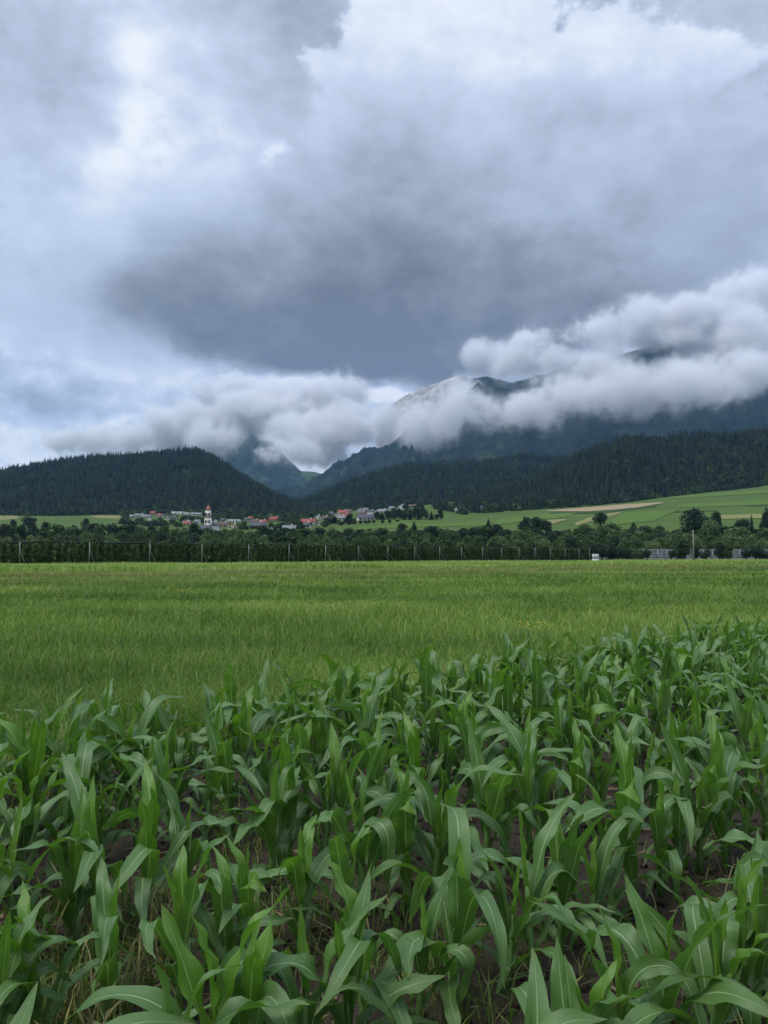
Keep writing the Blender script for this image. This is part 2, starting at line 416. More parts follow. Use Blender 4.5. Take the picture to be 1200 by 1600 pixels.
# plots of other crops on the far slope, draped on the terrain
def plot(name, top, bot, mat, n=24):
    top = np.array(top, float); bot = np.array(bot, float)
    def line(p, t): 
        s = np.linspace(0, 1, len(p)); return np.interp(t, s, p[:, 0]), np.interp(t, s, p[:, 1])
    V = []
    for i in range(n+1):
        xa, ya = line(top, i/n); xb, yb = line(bot, i/n)
        A = ground_hit(xa, ya); Bp = ground_hit(xb, yb)
        for k in range(6):
            q = A + (Bp-A)*k/5; q[2] = float(H(q[0], q[1])) + 0.35; V.append(q)
    link(name, mesh_from(name, V, [grid_faces(n+1, 6)], mat, True), kind='structure')
plot('stubble_field', [(853,798),(920,793),(980,788),(1036,785)], [(855,799),(920,799.5),(985,795),(1036,786.5)], M_PLOUGH)
plot('dry_grass_field', [(898,818),(930,806),(968,800.5)], [(900,822),(935,812),(969,803)], M_STRAW)
plot('dry_grass_field', [(1120,806),(1160,804.5),(1230,803)], [(1120,812),(1160,811),(1230,809)], M_STRAW)
plot('dry_grass_field', [(856,813),(884,811.5)], [(857,821),(885,813)], M_STRAW)
plot('dry_grass_field', [(505,832),(582,829)], [(505,836),(582,833)], M_STRAW)
plot('dry_grass_field', [(-20,806),(30,805)], [(-20,815),(26,811)], M_STRAW)
plot('dry_grass_field', [(142,806),(200,806)], [(150,810),(196,811)], M_STRAW)
plot('mown_field', [(972,802),(1015,799),(1060,797)], [(950,823),(985,818),(1020,815)], M_MOWN)
plot('mown_field', [(1045,776),(1120,771),(1215,765)], [(1045,780),(1120,776),(1215,770)], M_MOWN)
plot('mown_field', [(1060,789),(1120,786),(1215,782)], [(1060,794),(1120,792),(1215,788)], M_MOWN)
plot('mown_field', [(780,812),(820,806),(900,801)], [(770,822),(820,815),(890,808)], M_MOWN)
plot('crop_field', [(860,800.5),(930,800),(1030,789)], [(860,803),(930,803),(1025,793)], M_DARKCROP)
plot('crop_field', [(1170,790),(1230,788)], [(1170,791.5),(1230,790)], M_DARKCROP)
plot('crop_field', [(1040,800),(1120,798)], [(1040,801.5),(1120,799)], M_DARKCROP)
plot('mown_field', [(560,824),(640,819),(760,817)], [(560,828),(640,824),(760,822)], M_MOWN)

# ------------------------------------------------------------------ hills and mountains
def forest_floor():
    m, g = material('forest_floor'); p = position(g); n = g.noise(p, 0.05, 5, 0.6)
    finish(g, bsdf(g, g.mix(n, (0.010, 0.020, 0.010), (0.022, 0.038, 0.016)), 0.95, 0.05)); return m
M_FOREST = forest_floor()
def mountain_material():
    m, g = material('mountain_slope')
    geo = g.node('ShaderNodeNewGeometry'); p = geo.outputs['Position']; nz = g.sep(geo.outputs['Normal'])[2]; pz = g.sep(p)[2]
    n = g.noise(p, 0.0022, 8, 0.65); n2 = g.noise(p, 0.012, 7, 0.7); n3 = g.noise(g.vm('MULTIPLY', p, (1, 1, 0.35)), 0.006, 6, 0.65)
    n4 = g.noise(p, 0.045, 5, 0.65); trees = g.mix(g.sstep(g.add(g.mul(n2, 0.6), g.mul(n4, 0.4)), 0.38, 0.62), (0.006, 0.014, 0.010), (0.032, 0.052, 0.024))  # tree tones, their contrast raised in colour because the sun lights the slope flatly
    mead = g.sstep(total_([n, g.mul(n2, 0.35)], g), 0.74, 0.86)
    c = g.mix(g.mul(mead, 0.55), trees, (0.110, 0.165, 0.050))
    rock = g.mix(n2, (0.10, 0.10, 0.095), (0.36, 0.35, 0.32))
    rf = g.sstep(total_([g.mul(n3, 1.0), g.mul(g.sub(0.75, nz), 0.5), g.mul(g.sub(pz, 1300.0), 0.00030), g.mul(n2, 0.25)], g), 0.84, 0.92)
    c = g.mix(rf, c, rock)
    finish(g, bsdf(g, c, 0.95, 0.05, bump(g, n2, 60.0, 0.8))); return m
def peak_material():
    m, g = material('sunlit_peak_rock')
    p = position(g); n = g.noise(p, 0.010, 8, 0.7); n2 = g.noise(g.vm('MULTIPLY', p, (1, 1, 0.4)), 0.02, 6, 0.65)
    c = g.ramp(g.add(g.mul(n, 0.6), g.mul(n2, 0.4)), [(0.36, (0.14, 0.15, 0.14)), (0.5, (0.42, 0.39, 0.34)), (0.62, (0.66, 0.62, 0.55))])  # pale grey-beige rock with a sunlit look put into its colour
    finish(g, bsdf(g, c, 0.95, 0.05, bump(g, n2, 40.0, 0.9))); return m

def hill(name, sil, foot, Yc, Yf, tree_h, mat, nx=160, nt=40, back=0.55, power=1.2, rough=0.0, seed=1):
    """ridge whose crest follows the silhouette rows `sil` at distance Yc and whose foot follows rows `foot` at Yf"""
    sil = np.array(sil, float); px = np.linspace(sil[0, 0], sil[-1, 0], nx)
    crest = np.interp(px, sil[:, 0], sil[:, 1])
    Yc = np.interp(px, *zip(*Yc)); Yf = np.interp(px, *zip(*Yf))
    V = np.zeros((nt + 12, nx, 3))
    for i in range(nx):
        P = at(px[i], crest[i], Yc[i]); zc = P[2] - tree_h; ux = P[0] / Yc[i]
        zf = float(H(ux*Yf[i], Yf[i])) - 6
        for k in range(nt):
            t = k / (nt-1); y = Yf[i] + (Yc[i]-Yf[i])*t
            s = t**power; s = s*(1-0.25*t) + 0.25*t*(1-(1-t)**2)
            V[k, i] = (ux*y, y, zf + (max(zc, zf+1)-zf)*s)
        for k in range(12):
            t = (k+1)/12; y = Yc[i]*(1+back*t)
            V[nt+k, i] = (ux*y, y, zc - (zc-zf)*t*t - 4*t)
    if rough:
        wgt = np.concatenate([np.sin(np.linspace(0, 1, nt)*math.pi)**0.6, np.linspace(0.3, 1, 12)])[:, None]
        sc = Yc.mean()*0.055
        V[:, :, 2] += wgt * rough * (fbm(V[:, :, 0]/sc, V[:, :, 1]/sc, 6, seed, 0.55, True) - 0.62)
    link(name, mesh_from(name, V.reshape(-1, 3), [grid_faces(nt+12, nx)], mat, True), kind='structure')
    return V, nt
hillL, ntL = hill('forested_hill', [(-260,770),(-160,752),(-80,741),(0,730),(60,717),(120,709),(180,704),(240,698),(280,695),(305,696),(322,702),(350,716),(380,738),(415,758),(450,776),(490,799),(530,812)], None,
    [(-260,2100),(300,1950),(530,1500)], [(-260,1250),(0,1240),(200,1290),(350,1270),(450,1270),(530,1330)], 22, M_FOREST, 180, 44, rough=45, seed=5)
hillR, ntR = hill('forested_hill', [(676,803),(690,794),(720,780),(770,762),(830,742),(870,722),(900,702),(950,684),(985,672),(1040,676),(1080,668),(1130,672),(1200,664),(1300,655),(1420,650)], None,
    [(676,1120),(760,1250),(900,1450),(1200,1500),(1420,1500)], [(676,1000),(720,870),(760,900),(850,960),(1000,1050),(1050,1080),(1200,1060),(1420,1060)], 20, M_FOREST, 180, 44, rough=30, seed=9)
hillM, ntM = hill('forested_hill', [(380,800),(430,790),(470,778),(500,764),(540,747),(600,727),(640,718),(700,715),(760,714),(815,702),(850,708),(890,707),(960,704),(1060,700),(1200,700)], None,
    [(380,2100),(640,2300),(1200,2300)], [(380,1500),(560,1400),(650,1300),(720,1350),(800,1500),(1200,1700)], 22, M_FOREST, 170, 44, rough=50, seed=14)
M_MOUNT = mountain_material()
hill('mountain', [(380,780),(430,774),(470,766),(490,748),(520,732),(560,712),(610,694),(650,668),(690,628),(735,592),(760,588),(800,598),(850,585),(900,566),(950,560),(1000,545),(1060,528),(1110,540),(1160,530),(1220,515),(1320,505),(1500,520)], None,
    [(380,6000),(480,5200),(700,5600),(1500,5600)], [(380,3600),(500,3300),(700,3000),(1500,3000)], 0, M_MOUNT, 520, 190, power=1.35, rough=480, seed=21)
hill('mountain', [(180,745),(240,715),(300,680),(340,655),(375,645),(405,665),(425,690),(445,712),(470,736),(490,737),(520,745),(580,760)], None,
    [(180,7600),(580,7600)], [(180,5400),(580,5600)], 0, M_MOUNT, 240, 90, power=1.3, rough=330, seed=33)
hill('mountain_peak', [(588,690),(596,655),(610,634),(628,621),(645,612),(662,606),(690,596),(720,585),(760,600),(830,640)], None,
    [(588,8600),(830,8600)], [(588,7400),(830,7400)], 0, peak_material(), 200, 100, power=1.1, rough=380, seed=41)

# ------------------------------------------------------------------ trees
def crown_points(lobes, n, rng, hollow=0.55):
    """points scattered through a set of ellipsoidal lobes, denser towards each lobe's skin"""
    L = np.array(lobes, float); vol = L[:, 3]*L[:, 4]*L[:, 5]; p = vol**0.7; p /= p.sum()
    k = rng.choice(len(L), n, p=p); d = rng.normal(size=(n, 3)); d /= np.linalg.norm(d, axis=1)[:, None]
    r = hollow + (1-hollow)*rng.random(n)**0.6
    return L[k, :3] + d*r[:, None]*L[k, 3:6], d, rng.random(len(L))[k]
def leaf_cards(P, Nrm, size, rng, flat=0.55):
    n = len(P); nrm = Nrm*flat + rng.normal(size=(n, 3))*0.6 + np.array([0, 0, 0.35]); nrm /= np.linalg.norm(nrm, axis=1)[:, None]
    a = np.cross(nrm, rng.normal(size=(n, 3))); a /= np.linalg.norm(a, axis=1)[:, None]; b = np.cross(nrm, a)
    s = size*(0.6+0.8*rng.random(n))[:, None]
    V = np.stack([P-a*s*0.5, P+b*s*0.32+nrm*s*0.1, P+a*s*0.6, P-b*s*0.32+nrm*s*0.1], 1).reshape(-1, 3)
    return V, np.arange(4*n).reshape(n, 4)
def broad_tree(seed, h, wd, nleaf, leaf, mat, base=0.10, style='round'):
    """unit meshes: (trunk, crown) of a broadleaf tree of height h and crown width wd"""
    rng = np.random.default_rng(seed); lobes = []
    nl = 15 if style != 'bush' else 9
    for i in range(nl):
        t = rng.random(); zc = base + (1-base)*(0.18+0.68*t)
        prof = math.sin(math.pi*min(1, (0.22+0.70*t)))**0.8 if style == 'round' else (0.5+0.5*math.sin(math.pi*(0.15+0.7*t)))
        if style == 'poplar': prof = 0.55
        a = rng.random()*2*math.pi; rr = wd*0.5*prof*(0.35+0.45*rng.random())
        r = wd*(0.15+0.13*rng.random())*(0.7+0.5*prof)
        lobes.append((rr*math.cos(a), rr*math.sin(a), zc*h*0.95, r, r, r*(0.75+0.4*rng.random())))
    lobes.append((0, 0, h*(base+0.45*(1-base)), wd*0.30, wd*0.30, h*0.28)); lobes.append((0.05*wd, 0, h*0.86, wd*0.17, wd*0.17, h*0.13))
    P, Nn, lt = crown_points(lobes, nleaf, rng); keep = (P[:, 2] > 0.02*h) & (P[:, 2] < h*1.02); P, Nn, lt = P[keep], Nn[keep], lt[keep]
    V, Q = leaf_cards(P, Nn, leaf, rng)
    tint = np.repeat(rng.random(len(P))*0.55 + 0.55*lt - 0.05, 4)
    crown = mesh_from('crown', V, [Q], mat, False, tint)
    mb = MB(); r0 = max(0.06, h*0.018)
    mb.tube([(0,0,-0.4), (0.01*h,0,h*0.2), (0,0.012*h,h*0.45), (0.01*h,0,h*0.75)], [r0*1.3, r0, r0*0.7, r0*0.2], 7)
    for i in range(6):
        lo = lobes[i]; z0 = h*(0.16+0.07*i)
        mb.tube([(0,0,z0), (lo[0]*0.5, lo[1]*0.5, z0*0.55+lo[2]*0.45), lo[:3]], [r0*0.55, r0*0.35, r0*0.1], 5)
    return mb.mesh('trunk', M_BARK), crown
def conifer_tree(seed, h, wd, mat, tiers=15, per=8, low=0.08, frill=3):
    rng = np.random.default_rng(seed); V = []; Q = []; T = []; tint = []
    for i in range(tiers):
        t = i/(tiers-1); z = h*(low+(1-low)*t*0.97); r = wd*0.5*(1-t)**0.85*(0.8+0.35*rng.random())+0.012*h
        for j in range(per):
            a = 2*math.pi*(j+rng.random()*0.7)/per+i*1.3; rr = r*(0.7+0.5*rng.random()); dzp = -h*0.05*(0.4+rng.random())
            c, s = math.cos(a), math.sin(a); wv = rr*0.42; k = len(V)
            V += [(0,0,z+h*0.02), (c*rr*0.6-s*wv, s*rr*0.6+c*wv, z+dzp*0.3), (c*rr, s*rr, z+dzp), (c*rr*0.6+s*wv, s*rr*0.6-c*wv, z+dzp*0.3)]
            Q.append((k, k+1, k+2, k+3)); tint += [0.1+0.3*rng.random()]*1+[0.5*rng.random()]*3
            k = len(V); z2 = z-h*0.025
            V += [(c*rr*0.25,s*rr*0.25,z2+h*0.03), (c*rr*0.7-s*wv*0.5, s*rr*0.7+c*wv*0.5, z2+dzp), (c*rr*0.85, s*rr*0.85, z2+dzp*1.9), (c*rr*0.7+s*wv*0.5, s*rr*0.7-c*wv*0.5, z2+dzp)]
            Q.append((k, k+1, k+2, k+3)); tint += [0.2*rng.random()]*4
    crown = mesh_from('crown', V, [np.array(Q)], mat, False, tint)
    mb = MB(); mb.tube([(0,0,-0.4), (0,0,h*0.5), (0,0,h*0.97)], [h*0.016, h*0.011, h*0.002], 6)
    return mb.mesh('trunk', M_BARK), crown

# forest as instanced trees (one mass per hill)
def source_tree(seed, kind):
    if kind == 'c': tr, cr = conifer_tree(seed, 1.0, 0.30, M_CONIFER, 12, 7)
    else: tr, cr = broad_tree(seed, 1.0, 0.72, 260, 0.15, M_BROAD_D if kind == 'd' else M_BROAD, 0.05)
    return bpy.data.objects.new('forest_tree', cr)
def instancer(name, kinds):
    c = bpy.data.collections.new(name)
    for i, k in enumerate(kinds): c.objects.link(source_tree(100+i, k))
    ng = bpy.data.node_groups.new(name, 'GeometryNodeTree')
    ng.interface.new_socket('Geometry', in_out='INPUT', socket_type='NodeSocketGeometry'); ng.interface.new_socket('Geometry', in_out='OUTPUT', socket_type='NodeSocketGeometry')
    N = ng.nodes; gi = N.new('NodeGroupInput'); go = N.new('NodeGroupOutput'); ip = N.new('GeometryNodeInstanceOnPoints'); ci = N.new('GeometryNodeCollectionInfo')
    ci.inputs['Collection'].default_value = c; ci.inputs['Separate Children'].default_value = True; ci.inputs['Reset Children'].default_value = True
    L = ng.links
    L.new(gi.outputs[0], ip.inputs['Points']); L.new(ci.outputs[0], ip.inputs['Instance']); ip.inputs['Pick Instance'].default_value = True
    def na(nm, typ):
        n = N.new('GeometryNodeInputNamedAttribute'); n.data_type = typ; n.inputs[0].default_value = nm; return n.outputs[0]
    L.new(na('pick', 'INT'), ip.inputs['Instance Index']); L.new(na('scl', 'FLOAT_VECTOR'), ip.inputs['Scale']); L.new(na('rot', 'FLOAT_VECTOR'), ip.inputs['Rotation'])
    L.new(ip.outputs[0], go.inputs[0])
    return ng
def forest(name, V, nt, n, hmin, hmax, ng, picks, label, edge_broad=0.12, seed=0):
    rng = np.random.default_rng(seed); nr, nc = V.shape[:2]
    # area weights so that the trees stand evenly
    A = np.linalg.norm(V[1:, :-1]-V[:-1, :-1], axis=2)*np.linalg.norm(V[:-1, 1:]-V[:-1, :-1], axis=2)
    A[nt+3:] = 0; p = (A/A.sum()).ravel(); k = rng.choice(len(p), n, p=p); r, c = k//(nc-1), k % (nc-1)
    u, v = rng.random(n)[:, None], rng.random(n)[:, None]
    P = (V[r, c]*(1-u)+V[r, c+1]*u)*(1-v) + (V[r+1, c]*(1-u)+V[r+1, c+1]*u)*v
    t = (r+v[:, 0])/nt
    broad = rng.random(n) < np.clip(0.75-t/edge_broad*0.6, 0.05, 0.9) + 0.18*(fbm(P[:, 0]/90, P[:, 1]/90, 3, 8) > 0.58)
    h = hmin+(hmax-hmin)*rng.random(n)**1.3; h = np.where(broad, h*0.72, h)
    ww = np.where(broad, h*1.1, h*(0.95+0.5*rng.random(n)))
    nb = [i for i, q in enumerate(picks) if q != 'c']; ncn = [i for i, q in enumerate(picks) if q == 'c']
    pick = np.where(broad, rng.choice(nb, n), rng.choice(ncn, n)).astype(np.int32)
    me = bpy.data.meshes.new(name); me.vertices.add(n); me.vertices.foreach_set('co', (P-np.array([0,0,0.3])).astype(np.float32).ravel())
    a = me.attributes.new('pick', 'INT', 'POINT'); a.data.foreach_set('value', pick)
    a = me.attributes.new('scl', 'FLOAT_VECTOR', 'POINT'); a.data.foreach_set('vector', np.stack([ww, ww, h], 1).astype(np.float32).ravel())
    a = me.attributes.new('rot', 'FLOAT_VECTOR', 'POINT'); a.data.foreach_set('vector', np.stack([np.zeros(n), np.zeros(n), rng.random(n)*6.28], 1).astype(np.float32).ravel())
    o = link(name, me, label=label, cat='forest', kind='stuff')
    md = o.modifiers.new('trees', 'NODES'); md.node_group = ng
    return o
PICKS = 'ccccccddb'
if True:
    NG = instancer('forest_trees', PICKS)
    forest('conifer_forest', hillL, ntL, 15000, 15, 26, NG, PICKS, 'dark conifer forest covering the rounded hill above the village church', seed=1)
    forest('conifer_forest', hillR, ntR, 9500, 14, 25, NG, PICKS, 'dark conifer forest on the hill above the sloping green fields', seed=2)
    forest('conifer_forest', hillM, ntM, 11000, 16, 26, NG, PICKS, 'hazy conifer forest on the middle hill behind the village', seed=3)

# library of single trees (unit size, scaled per copy)
LIB = {}
if True:
    for nm, mt, sty in (('round_dark', M_BROAD_D, 'round'), ('round', M_BROAD, 'round'), ('pale', M_BROAD_L, 'round'), ('yellow', M_YELLOWGREEN, 'round'), ('tall', M_BROAD, 'tall'), ('tall_dark', M_BROAD_D, 'tall'), ('bush', M_BROAD, 'bush'), ('bush_dark', M_BROAD_D, 'bush'), ('poplar', M_BROAD_D, 'poplar')):
        LIB[nm] = [broad_tree(300+17*k+sum(map(ord, nm)), 1.0, {'tall': 0.62, 'tall_dark': 0.62, 'bush': 0.95, 'bush_dark': 0.95, 'poplar': 0.4}.get(nm, 0.8), 2400, 0.066, mt, 0.02 if sty == 'bush' else 0.07, sty) for k in range(3)]
    LIB['conifer'] = [conifer_tree(700+k, 1.0, 0.36, M_CONIFER, 20, 10, 0.05) for k in range(3)]
LIBW = {'tall': 0.62, 'tall_dark': 0.62, 'bush': 0.95, 'bush_dark': 0.95, 'poplar': 0.4, 'conifer': 0.36}
WORDS = {'round_dark': ('dark green', 'round-crowned tree'), 'round': ('mid green', 'round-crowned tree'), 'pale': ('pale green', 'leafy tree'), 'yellow': ('yellow-green', 'leafy tree'),
         'tall': ('mid green', 'upright tree'), 'tall_dark': ('dark green', 'upright tree'), 'bush': ('mid green', 'bush'), 'bush_dark': ('dark green', 'bush'), 'poplar': ('dark', 'slim poplar'), 'conifer': ('dark', 'pointed conifer')}
NAMES = {'bush': 'bush', 'bush_dark': 'bush', 'poplar': 'poplar_tree', 'conifer': 'conifer_tree'}
TREES = []
def tree(kind, px, top, wpx, Y=None, base=None, where='', group=''):
    """tree whose crown top is seen at row `top`; its foot stands on the terrain at distance Y or at the ground seen at row `base`"""
    if Y is None: G0 = ground_hit(px, base); Y = G0[1]
    x = at(px, top, Y)[0]; z0 = float(H(x, Y)); h = row_z(top, Y, px) - z0
    if h < 1.2: return
    wd = wpx*Y/F
    k = random.randrange(3); trm, crm = LIB[kind][k]
    e = empty(NAMES.get(kind, 'broadleaf_tree'), (x, Y, z0), random.random()*6.28)
    sw = wd/LIBW.get(kind, 0.8)
    for nm, me in (('trunk', trm), ('crown', crm)):
        o = link(nm, me, e); o.scale = (sw, sw, h)
    TREES.append((px, kind, e, where, group))
R = random.Random(11)
BELT, VILL, MEAD, WALLB = 'in the belt behind the fields', 'among the village houses', 'on the sloping meadow', 'in front of the grey barrier wall'
# distinct trees read from the photograph
for a in [('round_dark',1083,793,42,470), ('round_dark',1118,798,20,475), ('round_dark',1100,806,28,465), ('tall_dark',1199,793,24,480), ('conifer',1174,802,10,480), ('round_dark',1160,810,26,478),
          ('pale',1155,822,54,410), ('pale',1110,810,30,455), ('pale',1052,832,44,405), ('round',985,822,44,420), ('pale',1000,828,36,405), ('round_dark',938,800,24,560), ('round',958,816,38,470), ('round',915,818,34,450),
          ('tall_dark',820,806,18,520), ('round_dark',838,806,26,515), ('round_dark',853,812,20,510), ('conifer',763,809,20,500), ('round_dark',776,818,22,495), ('conifer',647,813,18,520), ('round_dark',628,817,18,525),
          ('round_dark',674,821,34,480), ('conifer',602,822,14,480), ('round_dark',590,828,20,470), ('conifer',700,822,12,490), ('tall_dark',725,824,18,480), ('tall_dark',740,823,18,480), ('round',1195,822,40,400), ('pale',1215,815,40,420),
          ('round_dark',46,806,26,700), ('round_dark',21,811,11,690), ('round_dark',134,809,13,720), ('round_dark',72,815,16,560), ('round_dark',4,818,18,560), ('tall',1030,820,18,470), ('round',989,815,12,480)]:
    tree(a[0], a[1], a[2], a[3], a[4], where=BELT, group='trees of the belt between fields and village')
# the rest of the belt, three depths
x = -70.0
while x < 1290:
    tree(R.choice(['tall', 'round', 'tall_dark', 'round_dark']), x+R.uniform(-5, 5), R.uniform(816, 825) if x < 330 else R.uniform(820, 829), R.uniform(20, 32), R.uniform(455, 500), where=BELT, group='trees of the belt between fields and village')
    x += R.uniform(13, 19)
x = -70.0
while x < 1290:
    tree(R.choice(['round', 'round', 'pale', 'tall', 'yellow' if x < 240 else 'round_dark', 'round_dark']), x+R.uniform(-5, 5), R.uniform(825, 836), R.uniform(22, 36), R.uniform(405, 445), where=BELT, group='trees of the belt between fields and village')
    x += R.uniform(15, 22)
x = -70.0
while x < 1290:
    tree(R.choice(['pale', 'round', 'bush', 'pale', 'round_dark']), x+R.uniform(-5, 5), R.uniform(835, 847), R.uniform(20, 34), R.uniform(362, 395), where=BELT, group='trees of the belt between fields and village')
    x += R.uniform(16, 24)
# shrubs before the barrier wall
for a in [('bush_dark',930,846,34,330), ('bush_dark',952,848,30,332), ('bush',985,856,34,332), ('bush_dark',1011,858,14,335), ('bush_dark',1048,861,10,335), ('tall',1066,838,26,330), ('tall_dark',1087,852,12,335), ('bush_dark',1103,856,16,335),
          ('tall_dark',1123,846,16,333), ('tall',1137,849,15,331), ('bush_dark',1180,852,34,335), ('bush_dark',1198,860,24,337), ('bush_dark',1225,858,30,335), ('bush_dark',905,855,26,330), ('bush_dark',940,852,26,326), ('bush_dark',965,853,26,328), ('bush_dark',975,856,24,336), ('bush',1000,857,20,337), ('bush_dark',918,850,28,334), ('bush_dark',1061,855,20,337), ('bush_dark',1130,858,18,338), ('bush_dark',1165,859,16,338)]:
    tree(a[0], a[1], a[2], a[3], a[4], where=WALLB, group='shrubs before the barrier wall')
# small round trees of the meadow and the spruce row at its head
for px, top, wpx, base in [(563,813,7,819),(571,813,7,818.5),(577,812,6,818),(584,812,6,817.5),(598,812.5,7,818),(609,811,6,818),(621,812,6,815.5),(553,814,8,819),(544,815,9,820),(535,815,9,821)]:
    tree('round_dark', px, top, wpx, base=base, where=MEAD, group='small trees on the meadow')
for px, top, wpx, base in [(588,799,12,812),(597,800,14,812),(606,797,14,812),(616,793,11,812),(624,793,10,812),(632,795,10,812),(641,796,10,812),(649,790,10,812),(654,788,9,812),(660,789,10,812),(665,796,10,812),(674,798,11,812),(688,793,9,812),(682,803,9,812),(545,801,22,816),(522,805,22,818),(512,808,16,820),(470,812,14,826)]:
    tree('conifer' if R.random() < 0.6 else 'round_dark', px, top, wpx, base=base, where='at the village edge', group='trees at the village edge')

# ------------------------------------------------------------------ village
M_WHITE = plain('white_render', (0.74, 0.73, 0.70), 0.85, 0.2, 0.08, 0.5)
M_CREAM = plain('cream_render', (0.66, 0.56, 0.38), 0.85, 0.2, 0.08, 0.5)
M_GREYW = plain('grey_render', (0.42, 0.42, 0.42), 0.85, 0.2, 0.1, 0.5)
M_TIMBER = plain('brown_timber', (0.10, 0.065, 0.045), 0.85, 0.2, 0.3, 0.8)
M_RED = plain('red_tiles', (0.27, 0.085, 0.060), 0.8, 0.2, 0.25, 0.8)
M_BROWN = plain('brown_tiles', (0.13, 0.085, 0.070), 0.8, 0.2, 0.25, 0.8)
M_DARK = plain('dark_slates', (0.065, 0.070, 0.080), 0.6, 0.3, 0.25, 0.8)
M_GREYR = plain('grey_sheet_roof', (0.18, 0.18, 0.19), 0.5, 0.4, 0.2, 0.8)
M_ORANGE = plain('orange_render', (0.60, 0.33, 0.10), 0.85, 0.2, 0.1, 0.5)
M_WIN = plain('window_glass', (0.03, 0.035, 0.045), 0.15, 0.5, 0.2, 1.0)
WALLS = {'w': (M_WHITE, 'white'), 'c': (M_CREAM, 'cream'), 'g': (M_GREYW, 'grey'), 't': (M_TIMBER, 'brown timber'), 'o': (M_ORANGE, 'orange')}
ROOFS = {'r': (M_RED, 'red'), 'b': (M_BROWN, 'brown'), 'd': (M_DARK, 'dark'), 'g': (M_GREYR, 'grey'), 'f': (M_WHITE, 'flat pale')}
def house(px, base, wpx, hpx, wall, roof, label, along=True, rz=0.0, storeys=2):
    P = ground_hit(px, base, 600); sc = P[1]/F
    wd = wpx*sc; hh = max(hpx*sc, 3.0); dp = max(8.0, min(14.0, wd*0.8))
    e = empty('house' if roof != 'f' else 'apartment_block', (P[0], P[1], P[2]-0.3), rz + math.atan2(-P[0], P[1])*0.5)
    tag(e, label, 'house' if roof != 'f' else 'building', 'houses of the village')
    hw, hd = wd/2, dp/2; rise = 0 if roof == 'f' else (hd if along else hw)*0.62
    mb = MB()
    if roof == 'f': mb.box(-hw, hw, -hd, hd, 0, hh)
    elif along:   # ridge across the view: eaves face the camera
        mb.raw([(-hw,-hd,0),(hw,-hd,0),(hw,hd,0),(-hw,hd,0),(-hw,-hd,hh),(hw,-hd,hh),(hw,hd,hh),(-hw,hd,hh),(-hw,0,hh+rise),(hw,0,hh+rise)],
               [(0,1,5,4),(2,3,7,6),(0,3,2,1)], [])
        mb.raw([(-hw,-hd,0),(-hw,hd,0),(-hw,hd,hh),(-hw,0,hh+rise),(-hw,-hd,hh)], [(0,4,3,1)], [(1,3,2)])
        mb.raw([(hw,-hd,0),(hw,hd,0),(hw,hd,hh),(hw,0,hh+rise),(hw,-hd,hh)], [(0,1,3,4)], [(1,2,3)])
    else:         # gable faces the camera
        mb.raw([(-hw,-hd,0),(-hw,hd,0),(-hw,hd,hh),(-hw,-hd,hh)], [(0,3,2,1)]); mb.raw([(hw,-hd,0),(hw,hd,0),(hw,hd,hh),(hw,-hd,hh)], [(0,1,2,3)])
        for y in (-hd, hd): mb.raw([(-hw,y,0),(hw,y,0),(hw,y,hh),(0,y,hh+rise),(-hw,y,hh)], [(0,1,2,4)], [(2,3,4)])
    link('wall', mb.mesh('wall', WALLS[wall][0]), e)
    mb = MB(); th, ov = 0.35, 0.9
    if roof == 'f': mb.box(-hw-0.3, hw+0.3, -hd-0.3, hd+0.3, hh+0.002, hh+0.5)
    else:
        n = hd if along else hw; sl = rise/n; e0 = hh - ov*sl
        for s in (-1, 1):
            a = [(s*(n+ov), e0+0.02), (0, hh+rise+0.02), (0, hh+rise+th), (s*(n+ov), e0+th)]
            m = (hw if along else hd)+0.8
            pts = [(q[0], -m, q[1]) for q in a]+[(q[0], m, q[1]) for q in a]
            if along: pts = [(y, x_, z) for x_, y, z in pts]
            mb.raw(pts, [(0,1,2,3),(7,6,5,4),(0,4,5,1),(1,5,6,2),(2,6,7,3),(3,7,4,0)])
    ro = link('roof', mb.mesh('roof', ROOFS[roof][0]), e)
    if roof != 'f' and wpx > 8:
        c = MB(); c.box(hw*0.3, hw*0.3+0.8, -0.4, 0.4, hh+rise*0.5, hh+rise+1.3); link('chimney', c.mesh('chimney', WALLS['w'][0]), ro)
    if wpx >= 6 and wall != 't':
        nw = max(2, int(wd/3.6)); rows = 2 if hh > 4.8 else 1
        wm = MB(); wm.box(-0.75, 0.75, -0.12, 0.10, -0.8, 0.8); me = wm.mesh('window', M_WIN)
        for r in range(rows):
            for i in range(nw):
                o = link('window', me, e); o.location = ((i+0.5)/nw*wd-hw, -hd, hh*(r+0.55)/rows)
    return e
